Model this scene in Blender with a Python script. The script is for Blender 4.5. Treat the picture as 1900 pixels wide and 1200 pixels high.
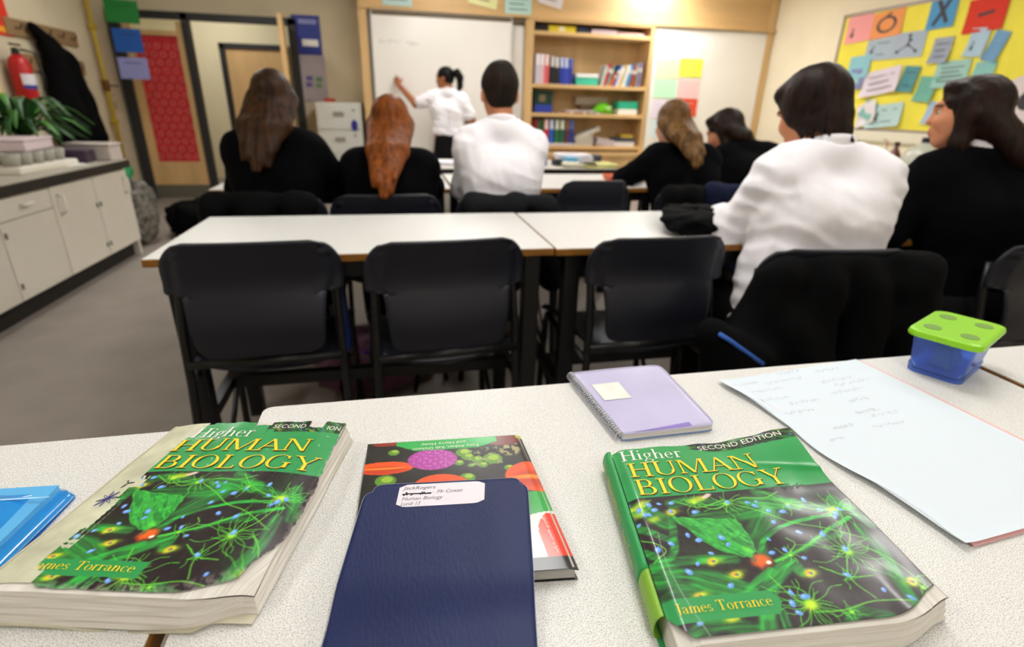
import bpy, bmesh, math, random
import numpy as np
from mathutils import Vector, Matrix
random.seed(7); rng = np.random.default_rng(11)
sc = bpy.context.scene
C = sc.collection
for o in list(bpy.data.objects): bpy.data.objects.remove(o)
rad = math.radians

# ------------------------------------------------------------------ camera
EYE = 1.15
cam_d = bpy.data.cameras.new('camera'); cam = bpy.data.objects.new('camera', cam_d); C.objects.link(cam)
sc.camera = cam
def cam_axes(p, y, r):
    f = Vector((math.sin(y)*math.cos(p), math.cos(y)*math.cos(p), -math.sin(p)))
    rt = Vector((math.cos(y), -math.sin(y), 0)); up = rt.cross(f)
    return math.cos(r)*rt+math.sin(r)*up, -math.sin(r)*rt+math.cos(r)*up, f
_r, _u, _f = cam_axes(rad(22.108), rad(12.353), rad(1.508))
M4 = Matrix(((_r.x, _u.x, -_f.x, 0), (_r.y, _u.y, -_f.y, 0), (_r.z, _u.z, -_f.z, EYE), (0, 0, 0, 1)))
cam.matrix_world = M4
cam_d.sensor_width = 36; cam_d.lens = 988/1900*36; cam_d.clip_start = 0.02; cam_d.clip_end = 60
cam_d.dof.use_dof = True; cam_d.dof.focus_distance = 0.53; cam_d.dof.aperture_fstop = 4.2

# ------------------------------------------------------------------ world, exposure
w = bpy.data.worlds.new('world'); sc.world = w; w.use_nodes = True
w.node_tree.nodes['Background'].inputs[0].default_value = (0.9, 0.93, 1, 1)
w.node_tree.nodes['Background'].inputs[1].default_value = 0.05
sc.view_settings.view_transform = 'Standard'; sc.view_settings.look = 'None'
sc.view_settings.gamma = 1; sc.view_settings.use_curve_mapping = False
sc.view_settings.exposure = 0.0
LAMP_COL = (1.0, 0.985, 0.965); LAMP_W = 22.5

# ------------------------------------------------------------------ helpers
def lin(c):
    if isinstance(c, str):
        c = c.lstrip('#'); c = [int(c[i:i+2], 16)/255 for i in (0, 2, 4)]
    return tuple((x/12.92 if x <= .04045 else ((x+.055)/1.055)**2.4) for x in c)
MATS = {}
def mat(name, col, rough=.6, metal=0., spec=.4, noise=None, bump=None, trans=0, emit=0, attr=None, coat=0, sheen=0, stretch=None, alpha=1, coords='Object'):
    """procedural principled material; noise=(scale, amount) mottles the colour, bump=(scale, strength)"""
    if name in MATS: return MATS[name]
    m = bpy.data.materials.new(name); m.use_nodes = True; MATS[name] = m
    nt = m.node_tree; N = nt.nodes; L = nt.links; b = N['Principled BSDF']
    c = lin(col); b.inputs['Base Color'].default_value = (*c, 1)
    b.inputs['Roughness'].default_value = rough; b.inputs['Metallic'].default_value = metal
    b.inputs['Specular IOR Level'].default_value = spec; b.inputs['Coat Weight'].default_value = coat
    b.inputs['Coat Roughness'].default_value = .15
    b.inputs['Sheen Weight'].default_value = sheen
    b.inputs['Transmission Weight'].default_value = trans; b.inputs['Alpha'].default_value = alpha
    if emit: b.inputs['Emission Color'].default_value = (*c, 1); b.inputs['Emission Strength'].default_value = emit
    tc = N.new('ShaderNodeTexCoord'); src = tc.outputs[coords]
    if stretch:
        mp = N.new('ShaderNodeMapping'); mp.inputs['Scale'].default_value = stretch; L.new(src, mp.inputs['Vector']); src = mp.outputs[0]
    if attr:
        a = N.new('ShaderNodeAttribute'); a.attribute_name = attr; L.new(a.outputs['Color'], b.inputs['Base Color'])
    elif noise:
        n = N.new('ShaderNodeTexNoise'); n.inputs['Scale'].default_value = noise[0]; n.inputs['Detail'].default_value = 4
        L.new(src, n.inputs['Vector'])
        r = N.new('ShaderNodeValToRGB'); k = noise[1]
        c2 = lin(noise[2]) if len(noise) > 2 else None
        lo = [x*(1-k) for x in c] if c2 is None else c2
        hi = [min(1, x*(1+k)) for x in c] if c2 is None else c
        r.color_ramp.elements[0].position = .32; r.color_ramp.elements[1].position = .68
        r.color_ramp.elements[0].color = (*lo, 1); r.color_ramp.elements[1].color = (*hi, 1)
        L.new(n.outputs['Fac'], r.inputs[0]); L.new(r.outputs[0], b.inputs['Base Color'])
    if bump:
        n2 = N.new('ShaderNodeTexNoise'); n2.inputs['Scale'].default_value = bump[0]; n2.inputs['Detail'].default_value = 3
        L.new(src, n2.inputs['Vector'])
        bp = N.new('ShaderNodeBump'); bp.inputs['Strength'].default_value = bump[1]; bp.inputs['Distance'].default_value = bump[2] if len(bump) > 2 else .002
        L.new(n2.outputs['Fac'], bp.inputs['Height']); L.new(bp.outputs[0], b.inputs['Normal'])
    return m

class MB:
    """collects simple shapes; build() links them as ONE mesh object"""
    def __init__(s): s.v = []; s.f = []; s.mi = []
    def add(s, vs, fs, mi=0):
        k = len(s.v); s.v += [tuple(map(float, v)) for v in vs]; s.f += [tuple(i+k for i in f) for f in fs]; s.mi += [mi]*len(fs); return s
    def box(s, c, d, rot=None, mi=0, taper=1.0):
        x, y, z = [t/2 for t in d]
        vs = [Vector((sx*x*(taper if sz > 0 else 1), sy*y*(taper if sz > 0 else 1), sz*z)) for sz in (-1, 1) for sy in (-1, 1) for sx in (-1, 1)]
        if rot is not None:
            R = rot if isinstance(rot, Matrix) else Matrix.Rotation(rot, 3, 'Z')
            vs = [R @ v for v in vs]
        vs = [v+Vector(c) for v in vs]
        return s.add(vs, [(0, 2, 3, 1), (4, 5, 7, 6), (0, 1, 5, 4), (2, 6, 7, 3), (0, 4, 6, 2), (1, 3, 7, 5)], mi)
    def tube(s, path, r, n=8, mi=0, closed=False, flat=1.0):
        P = [Vector(p) for p in path]; m = len(P); rr = r if hasattr(r, '__len__') else [r]*m
        prev = None; vs = []
        for i in range(m):
            if closed: t = P[(i+1) % m]-P[i-1]
            else: t = (P[min(i+1, m-1)]-P[max(i-1, 0)])
            t.normalize()
            if prev is None:
                a = Vector((0, 0, 1)) if abs(t.z) < .9 else Vector((1, 0, 0)); nx = t.cross(a).normalized()
            else: nx = (prev-prev.dot(t)*t).normalized()
            ny = t.cross(nx); prev = nx
            for k in range(n):
                an = 2*math.pi*k/n; vs.append(P[i]+rr[i]*(math.cos(an)*nx+flat*math.sin(an)*ny))
        fs = []
        for i in range(m if closed else m-1):
            j = (i+1) % m
            for k in range(n): fs.append((i*n+k, i*n+(k+1) % n, j*n+(k+1) % n, j*n+k))
        if not closed: fs += [tuple(range(n-1, -1, -1)), tuple((m-1)*n+k for k in range(n))]
        return s.add(vs, fs, mi)
    def lathe(s, prof, c=(0, 0, 0), n=20, mi=0):
        vs = []; m = len(prof)
        for r, z in prof:
            for k in range(n): a = 2*math.pi*k/n; vs.append((c[0]+r*math.cos(a), c[1]+r*math.sin(a), c[2]+z))
        fs = [(i*n+k, i*n+(k+1) % n, (i+1)*n+(k+1) % n, (i+1)*n+k) for i in range(m-1) for k in range(n)]
        fs += [tuple(range(n-1, -1, -1)), tuple((m-1)*n+k for k in range(n))]
        return s.add(vs, fs, mi)
    def grid(s, fn, nu, nv, mi=0):
        vs = [fn(i/nu, j/nv) for j in range(nv+1) for i in range(nu+1)]
        fs = [(j*(nu+1)+i, j*(nu+1)+i+1, (j+1)*(nu+1)+i+1, (j+1)*(nu+1)+i) for j in range(nv) for i in range(nu)]
        return s.add(vs, fs, mi)
    def shell(s, fn, nu, nv, off, mi=0):
        """two-sided sheet with thickness: off = Vector added to the second side"""
        k = (nu+1)*(nv+1); o = Vector(off)
        a = [Vector(fn(i/nu, j/nv)) for j in range(nv+1) for i in range(nu+1)]
        vs = a+[p+o for p in a]
        q = lambda i, j: j*(nu+1)+i
        fs = []
        for j in range(nv):
            for i in range(nu):
                f = (q(i, j), q(i+1, j), q(i+1, j+1), q(i, j+1)); fs.append(f[::-1]); fs.append(tuple(x+k for x in f))
        ring = [q(i, 0) for i in range(nu)]+[q(nu, j) for j in range(nv)]+[q(i, nv) for i in range(nu, 0, -1)]+[q(0, j) for j in range(nv, 0, -1)]
        for a1, b1 in zip(ring, ring[1:]+ring[:1]): fs.append((a1, b1, b1+k, a1+k))
        return s.add(vs, fs, mi)
    def prism(s, poly, z0, z1, mi=0, fr=None):
        n = len(poly); fr = fr or (lambda x, y, z: (x, y, z))
        vs = [fr(x, y, z0) for x, y in poly]+[fr(x, y, z1) for x, y in poly]
        fs = [tuple(range(n-1, -1, -1)), tuple(range(n, 2*n))]+[(i, (i+1) % n, n+(i+1) % n, n+i) for i in range(n)]
        return s.add(vs, fs, mi)
    def build(s, name, m, parent=None, smooth=False, bevel=0, seg=2, loc=None, solid=0):
        me = bpy.data.meshes.new(name); me.from_pydata(s.v, [], s.f)
        ms = m if isinstance(m, (list, tuple)) else [m]
        for x in ms: me.materials.append(x)
        if len(ms) > 1: me.polygons.foreach_set('material_index', s.mi)
        bm = bmesh.new(); bm.from_mesh(me); bmesh.ops.recalc_face_normals(bm, faces=bm.faces); bm.to_mesh(me); bm.free()
        if smooth: me.polygons.foreach_set('use_smooth', [True]*len(me.polygons))
        me.update()
        o = bpy.data.objects.new(name, me); C.objects.link(o)
        if parent: o.parent = parent
        if loc: o.location = loc
        if solid:
            md = o.modifiers.new('solid', 'SOLIDIFY'); md.thickness = solid; md.offset = 0
        if bevel:
            md = o.modifiers.new('bevel', 'BEVEL'); md.width = bevel; md.segments = seg; md.limit_method = 'ANGLE'; md.angle_limit = rad(40)
        return o
def tag(o, label=None, cat=None, group=None, kind=None):
    if label: o['label'] = label
    if cat: o['category'] = cat
    if group: o['group'] = group
    if kind: o['kind'] = kind
    return o
def thing(name, label, cat, loc=(0, 0, 0), rz=0, group=None):
    o = bpy.data.objects.new(name, None); C.objects.link(o); o.empty_display_size = .05
    o.location = loc; o.rotation_euler = (0, 0, rz); return tag(o, label, cat, group)
def struct(name, mb, m, parent=None, **k):
    o = mb.build(name, m, parent, **k)
    if parent is None: o['kind'] = 'structure'
    return o
def copy_tree(o, parent=None):
    c = o.copy(); C.objects.link(c); c.parent = parent
    for ch in [x for x in bpy.data.objects if x.parent == o]: copy_tree(ch, c)
    return c
def rrect(w, h, r, n=4, cx=0, cy=0):
    out = []
    for sx, sy, a0 in ((1, 1, 0), (-1, 1, 90), (-1, -1, 180), (1, -1, 270)):
        for k in range(n+1):
            a = rad(a0+90*k/n); out.append((cx+sx*(w/2-r)+r*math.cos(a), cy+sy*(h/2-r)+r*math.sin(a)))
    return out
def ellip(cx, cy, rx, ry, n=20): return [(cx+rx*math.cos(2*math.pi*k/n), cy+ry*math.sin(2*math.pi*k/n)) for k in range(n)]
def sst(a, b, x):
    t = np.clip((np.asarray(x, float)-a)/(b-a), 0, 1); return t*t*(3-2*t)

# ------------------------------------------------------------------ common materials
def laminate_mat():
    m = bpy.data.materials.new('speckled_laminate'); m.use_nodes = True; MATS['lam'] = m
    nt = m.node_tree; N = nt.nodes; L = nt.links; b = N['Principled BSDF']
    tc = N.new('ShaderNodeTexCoord')
    n1 = N.new('ShaderNodeTexNoise'); n1.inputs['Scale'].default_value = 1000; n1.inputs['Detail'].default_value = 2
    n2 = N.new('ShaderNodeTexNoise'); n2.inputs['Scale'].default_value = 2100; n2.inputs['Detail'].default_value = 1
    n3 = N.new('ShaderNodeTexNoise'); n3.inputs['Scale'].default_value = 7
    for n in (n1, n2, n3): L.new(tc.outputs['Object'], n.inputs['Vector'])
    r1 = N.new('ShaderNodeValToRGB'); e = r1.color_ramp.elements
    e[0].position = .30; e[0].color = (*lin('#6e6b65'), 1); e[1].position = .48; e[1].color = (*lin('#efeeea'), 1)
    L.new(n1.outputs['Fac'], r1.inputs[0])
    r2 = N.new('ShaderNodeValToRGB'); e = r2.color_ramp.elements
    e[0].position = .30; e[0].color = (*lin('#a9a59c'), 1); e[1].position = .42; e[1].color = (1, 1, 1, 1)
    L.new(n2.outputs['Fac'], r2.inputs[0])
    mx = N.new('ShaderNodeMix'); mx.data_type = 'RGBA'; mx.blend_type = 'MULTIPLY'; mx.inputs['Factor'].default_value = 1
    L.new(r1.outputs[0], mx.inputs['A']); L.new(r2.outputs[0], mx.inputs['B'])
    L.new(mx.outputs['Result'], b.inputs['Base Color']); b.inputs['Roughness'].default_value = .42
    b.inputs['Specular IOR Level'].default_value = .35
    return m
LAM = laminate_mat()
EDGE = mat('brown_edge', '#8f5f1f', .5, noise=(30, .2))
BLACKM = mat('black_metal', '#0d0d0f', .38, spec=.5)
PLAST = mat('charcoal_plastic', '#1a1c27', .42, spec=.45, bump=(900, .15, .0005))
WHITEM = mat('white_melamine', '#d8d2c4', .5, noise=(3, .04))
WALLM = mat('wall_paint', '#cfc3a6', .75, noise=(2.5, .05), bump=(180, .08))
WALLR = mat('cream_wall_paint', '#e8dec4', .75, noise=(2.5, .04), bump=(180, .08))
WOOD = mat('maple_veneer', '#d3ae78', .45, noise=(6, .13), stretch=(1, 1, .12))
WOODH = mat('maple_veneer_level', '#d3ae78', .45, noise=(6, .13), stretch=(.12, 1, 1))
WHITEB = mat('whiteboard', '#efeae2', .18, spec=.5, noise=(1.2, .03))
DARKFR = mat('dark_grey_frame', '#2a2b2c', .45)
PAPERW = mat('white_paper', '#efeeea', .8)
BLACKC = mat('black_cloth', '#060607', .92, spec=.10, bump=(260, .35, .002))
INK = mat('black_ink', '#15151a', .7)

# ================================================================== the setting
XL, XR, YB, YF, ZC = -3.0, 4.96, 7.4, -2.6, 2.72
struct('floor', MB().box(((XL+XR)/2, 3.6, -.05), (XR-XL+.6, 13.4, .1)), mat('floor_lino', '#918880', .6, noise=(5, .07), bump=(60, .1)))
CEIL = struct('ceiling', MB().box(((XL+XR)/2, 3.6, ZC+.05), (XR-XL+.6, 13.4, .1)), mat('ceiling_tile', '#d9d5c9', .85, bump=(40, .2)))
struct('wall_left', MB().box((XL-.06, (YB+YF)/2, ZC/2), (.12, YB-YF, ZC)), WALLM)
struct('wall_right', MB().box((XR+.06, (YB+YF)/2, ZC/2), (.12, YB-YF, ZC)), WALLR)
struct('wall_behind', MB().box(((XL+XR)/2, YF-.06, ZC/2), (XR-XL+.24, .12, ZC)), WALLR)
DX0, DX1, DZ = -2.97, -1.04, 2.03     # glazed door screen opening
bw = MB().box(((DX1+XR)/2, YB+.08, ZC/2), (XR-DX1, .16, ZC)).box(((DX0+DX1)/2, YB+.08, (ZC+DZ)/2), (DX1-DX0, .16, ZC-DZ)).box(((XL+DX0)/2, YB+.08, ZC/2), (DX0-XL+.02, .16, ZC))
struct('wall_back', bw, WALLM)
# corridor behind the door screen
CRM = mat('corridor_paint', '#e9dfbb', .8)
struct('wall_corridor', MB().box((-1.6, 9.46, 1.36), (4.6, .12, 2.72)), CRM)
struct('wall_corridor_end', MB().box((-3.72, 8.45, 1.36), (.12, 1.9, 2.72)), CRM)
struct('wall_corridor_side', MB().box((.62, 8.45, 1.36), (.12, 1.9, 2.72)), CRM)
d2 = struct('door_2', MB().box((-1.94, 9.375, .92), (.78, .045, 1.84)), WOOD)
struct('door_frame', MB().box((-2.375, 9.37, .95), (.07, .09, 1.9)).box((-1.505, 9.37, .95), (.07, .09, 1.9)).box((-1.94, 9.37, 1.875), (.94, .09, .07)), DARKFR, d2)
# door screen: frame with posts, red-papered leaf, open leaf
tr = struct('trim_1', MB().box(((DX0+DX1)/2, YB-.01, DZ-.035), (DX1-DX0, .1, .075)).box((DX0+.05, YB-.01, DZ/2), (.1, .1, DZ)).box((DX1-.045, YB-.01, DZ/2), (.09, .1, DZ)).box((-2.21, YB-.01, DZ/2), (.075, .1, DZ)), DARKFR, bevel=.004)
d1 = struct('door_1', MB().box((-2.82, YB, 1.0), (.09, .045, 1.88)).box((-2.29, YB, 1.0), (.06, .045, 1.88)).box((-2.5475, YB, 1.82), (.455, .044, .05)).box((-2.5475, YB, .26), (.455, .044, .36)), WOOD)
struct('door_pane', MB().box((-2.555, YB+.012, 1.12), (.5, .006, 1.36)), mat('red_wrapping_paper', '#e0363e', .4, noise=(40, .5, '#a8222a')), d1)
for zr in np.arange(.5, 1.72, .085):           # rings printed on the red paper
    for k in range(5):
        xx = -2.75+k*.098+(.049 if int(round(zr/.085)) % 2 else 0)
        if xx > -2.34: continue
        ring = [(xx+.026*math.cos(a), YB+.0085, zr+.026*math.sin(a)) for a in np.linspace(0, 2*math.pi, 13)[:-1]]
        struct('printed_ring', MB().tube(ring, .006, 4, closed=True), mat('ring_print', '#d07468', .5), d1)
struct('top_light', MB().box((-2.555, YB+.012, 1.885), (.56, .008, .13)), mat('clear_pane', '#f4f2e4', .05, trans=.95), d1)
struct('kick_plate', MB().box((-2.55, YB-.026, .09), (.64, .006, .16)), mat('kick_plate', '#6f6b60', .35, metal=.3), d1)
d3 = struct('door_3', MB().box((-1.125, 6.93, 1.0), (.045, .86, 1.94), rot=rad(7.5)), WOOD, bevel=.003)
struct('door_handle', MB().tube([(-1.13, 6.56, 1.0), (-1.17, 6.56, 1.0), (-1.17, 6.68, 1.0)], .01, 8), mat('satin_steel', '#b0aca2', .3, metal=.9), d3)
for i, (x0, x1, y) in enumerate(((-1.03, -.36, YB-.008),)):
    struct('baseboard_back', MB().box(((x0+x1)/2, y, .05), (x1-x0, .016, .1)), mat('baseboard_grey', '#5b5750', .5))
struct('baseboard_left', MB().box((XL+.008, 5.9, .05), (.016, 2.9, .1)), MATS['baseboard_grey'])

# ------------------------------------------------------------------ ceiling lights (the lamps of the room and one added light)
EMI = mat('lamp_diffuser', (1, 1, 1), .4)
nb = EMI.node_tree.nodes['Principled BSDF']; nb.inputs['Emission Color'].default_value = (*LAMP_COL, 1); nb.inputs['Emission Strength'].default_value = LAMP_W
EMI2 = mat('board_lamp_diffuser', (1, 1, 1), .4)
nb = EMI2.node_tree.nodes['Principled BSDF']; nb.inputs['Emission Color'].default_value = (*LAMP_COL, 1); nb.inputs['Emission Strength'].default_value = LAMP_W*3.2
LAMPB = mat('lamp_body', '#e8e6e0', .5)
lamp_pos = [(.55, -1.3), (.55, 1.5), (.55, 4.1), (3.3, -1.3), (2.65, 1.9), (3.3, 4.1), (3.25, 6.45), (-1.75, .6), (.7, 5.75), (-1.75, 5.2)]
lamp_lab = ['over the door end behind the tables', 'over the middle table row', 'over the teacher bench', 'behind the right tables', 'over the right chairs', 'beside the noticeboard', 'close to the wooden wall panels', 'over the left aisle', 'added to brighten the sliding whiteboard', 'before the door']  # the light at the sliding whiteboard is added to brighten the board
for (x, y), lb in zip(lamp_pos, lamp_lab):
    t = thing('ceiling_light', 'long white fluorescent ceiling light '+lb, 'ceiling light', (x, y, ZC-.09), 0, 'ceiling lights')
    MB().box((0, 0, .045), (.26, .9 if y > 6 else 1.5, .09)).build('housing', LAMPB, t, bevel=.01)
    MB().box((0, 0, -.008), (.22, .84 if y > 6 else 1.44, .016)).build('diffuser', EMI2 if y > 6 else EMI, t)
t = thing('ceiling_light', 'round ceiling light in the corridor beyond the door', 'ceiling light', (-2.3, 8.4, ZC-.08))
MB().lathe([(.32, .08), (.32, 0), (.31, -.01)]).build('housing', LAMPB, t); MB().lathe([(.3, -.012), (.28, -.03), (.05, -.04)]).build('diffuser', EMI, t)

# ================================================================== furniture makers
def make_desk(label, loc, wdt, dep, group=None, r=.012, hz=.77):
    t = thing('school_table', label, 'table', loc, 0, group)
    MB().prism(rrect(wdt, dep, r), hz-.022, hz-.0015).build('worktop', EDGE, t, bevel=.002)
    MB().prism(rrect(wdt-.004, dep-.004, r), hz-.0015, hz).build('laminate', LAM, t)
    x, y = wdt/2-.06, dep/2-.045
    for sx in (-1, 1):
        for sy in (-1, 1): MB().box((sx*x, sy*y, (hz-.022)/2), (.05, .05, hz-.022)).build('leg', BLACKM, t, bevel=.004)
        MB().box((sx*x, 0, hz-.045), (.03, 2*y, .045)).build('end_rail', BLACKM, t)
        MB().box((sx*x, 0, .27), (.03, 2*y, .035)).build('end_rail', BLACKM, t)
    for sy in (-1, 1): MB().box((0, sy*y, hz-.047), (2*x, .028, .05)).build('apron_rail', BLACKM, t)
    MB().box((0, 0, .27), (2*x, .035, .04)).build('stretcher', BLACKM, t)
    return t
def make_chair():
    t = thing('plastic_chair', '', 'chair')
    def hw(z):
        if z < .68:
            d = max(0, (.545-z)/.035); return .158+.018*(z-.51)/.17-.035*(1-math.sqrt(max(0, 1-min(1, d)**2)))
        d = max(0, (z-.735)/.087); return .222-.082*(1-math.sqrt(max(0, 1-min(1, d)**2)))
    rows = [(.51, hw(.51))]+[(z, hw(z)) for z in np.linspace(.517, .545, 5)]+[(z, hw(z)) for z in (.57, .60, .62, .64, .66, .672)]+[(.678, .180), (.680, .217), (.686, .222), (.71, .222)]+[(z, hw(z)) for z in np.linspace(.735, .8215, 14)]
    cols = np.array([-1, -.93, -.85, -.8, -.74, -.6, -.4, -.2, 0, .2, .4, .6, .74, .8, .85, .93, 1])
    vs = []
    for z, h in rows:
        for c in cols:
            x = c*h
            y = -.232-.032*float(sst(.74, .58, z))+.010*float(sst(.58, .51, z))-.05*max(0, z-.70)/.12*.5+.36*x*x
            if abs(x) > .178: y += .016
            vs.append((x, y, z))
    n = len(cols); fs = [(j*n+i, j*n+i+1, (j+1)*n+i+1, (j+1)*n+i) for j in range(len(rows)-1) for i in range(n-1)]
    o = MB().add(vs, fs).build('backrest', PLAST, t, smooth=True, solid=.009, bevel=0)
    def seat(u, v):
        x = (u-.5)*.43*(1-.1*(1-v)); y = -.2+v*.42
        z = .455-.012*math.cos((u-.5)*3)+.03*(abs(u-.5)*2)**4-.05*max(0, (v-.82)/.18)**2*.6
        return (x, y, z)
    MB().grid(seat, 14, 12).build('seat', PLAST, t, smooth=True, solid=.008)
    for s in (-1, 1):
        MB().tube([(s*.196, -.182, .75), (s*.197, -.190, .67), (s*.2, -.215, .55), (s*.203, -.22, .42), (s*.212, -.27, 0)], .0125, 8).build('leg', BLACKM, t, smooth=True)
        MB().tube([(s*.195, .19, .44), (s*.2, .205, .40), (s*.212, .225, 0)], .0125, 8).build('leg', BLACKM, t, smooth=True)
        MB().tube([(s*.2, -.222, .43), (s*.198, 0, .43), (s*.197, .2, .43)], .012, 8).build('side_rail', BLACKM, t, smooth=True)
        arc = [(s*.205, .212-.38*(1-math.cos(a)), .36-.28*math.sin(a)*1.0) for a in np.linspace(0, 1.35, 8)]
        MB().tube(arc, .009, 6).build('stretcher', BLACKM, t, smooth=True)
    MB().tube([(-.2, -.232, .485), (.2, -.232, .485)], .0125, 8).build('crossbar', BLACKM, t, smooth=True)
    return t
CH0 = make_chair(); used = [False]
def chair(label, x, y, rz=0, group=None):
    o = CH0 if not used[0] else copy_tree(CH0); used[0] = True
    o.location = (x, y, 0); o.rotation_euler.z = rad(rz); o['label'] = label
    if group: o['group'] = group
    return o

# foreground tables
make_desk('speckled white school table under the navy exercise book', (.367, .397, 0), 1.116, .55, 'front tables')
make_desk('speckled white school table under the blue folder', (-.76, .357, 0), 1.116, .55, 'front tables')
make_desk('speckled white school table beyond the lunch box, at right edge', (1.494, .40, 0), 1.116, .55, 'front tables')
# middle row
make_desk('pale school table behind the two left empty chairs', (-.1, 1.752, 0), 1.088, .565, 'middle row tables', .003)
make_desk('pale school table with the black bag lying on it', (.995, 1.742, 0), 1.096, .565, 'middle row tables', .003)
make_desk('pale school table in front of the dark-haired girl in black', (2.1, 1.735, 0), 1.1, .565, 'middle row tables', .003)
# front row
FR = [(-.285, 1.10), (.825, 1.10), (1.935, 1.1)]
for (x, wd), lb in zip(FR, ('before the girl with long brown hair', 'before the boy with cropped hair', 'before the girl with fair hair')):
    make_desk('pale school table '+lb, (x, 2.99, 0), wd, .62, 'tables nearest the whiteboard', .003)

G = 'black plastic chairs'
chair('empty black plastic chair nearest the white cupboards', -.382, 1.665, 1.5, G)
chair('empty black plastic chair between two other empty chairs, above purple bag', .105, 1.635, 5, G)
chair('empty black plastic chair before the black bag on the table', .733, 1.61, 2, G)
chair('black plastic chair with a black coat hung on it under white-shirted boy', 1.19, 1.42, -6, G)
chair('black plastic chair cut off by the right edge of the picture', 1.93, 1.43, 4, G)
chair('black plastic chair with coat under girl with long brown hair', -.49, 2.42, 0, G)
chair('black plastic chair under girl with long ginger hair', -.045, 2.42, 1, G)
chair('black plastic chair under boy with cropped hair', .455, 2.40, -1, G)
chair('small empty black plastic chair between cropped-haired boy and fair-haired girl', .845, 2.42, 0, G).scale = (.74, .8, 1.055)
chair('black plastic chair with navy coat under fair-haired girl', 1.44, 2.56, -5, G)
chair('black plastic chair under girl bending over her work', 1.95, 2.62, 0, G)

# ================================================================== lettering
TK, TN = .115, .042
def _st(a, b, w):
    ax, ay = a; bx, by = b; dx, dy = bx-ax, by-ay; l = math.hypot(dx, dy) or 1; nx, ny = -dy/l*w/2, dx/l*w/2
    if abs(dx) > 1e-6 and abs(dy) > 1e-6: nx, ny = w/2*math.copysign(1, -dy or 1), 0   # slanted strokes cut level
    return [[(ax+nx, ay+ny), (ax-nx, ay-ny), (bx-nx, by-ny), (bx+nx, by+ny)]]
def _sf(x, y, w=.30, h=.045): return [[(x-w/2, y), (x+w/2, y), (x+w/2, y+h), (x-w/2, y+h)]]
def _arc(cx, cy, rx, ry, a0, a1, tk=TK, tn=TN, n=14):
    out = []; A = np.linspace(rad(a0), rad(a1), n+1)
    def e(a):
        w = tn+(tk-tn)*abs(math.cos(a))**1.4
        return ((cx+(rx)*math.cos(a), cy+ry*math.sin(a)), (cx+(rx-w)*math.cos(a), cy+(ry-w*.55)*math.sin(a)))
    for a, b in zip(A, A[1:]):
        p, q = e(a), e(b); out.append([p[0], q[0], q[1], p[1]])
    return out
def _vert(x, y0, y1, w=TK): return [[(x-w/2, y0), (x+w/2, y0), (x+w/2, y1), (x-w/2, y1)]]
def _hor(x0, x1, y, w=TN): return [[(x0, y-w/2), (x1, y-w/2), (x1, y+w/2), (x0, y+w/2)]]
T2, X = .105, .62
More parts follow.
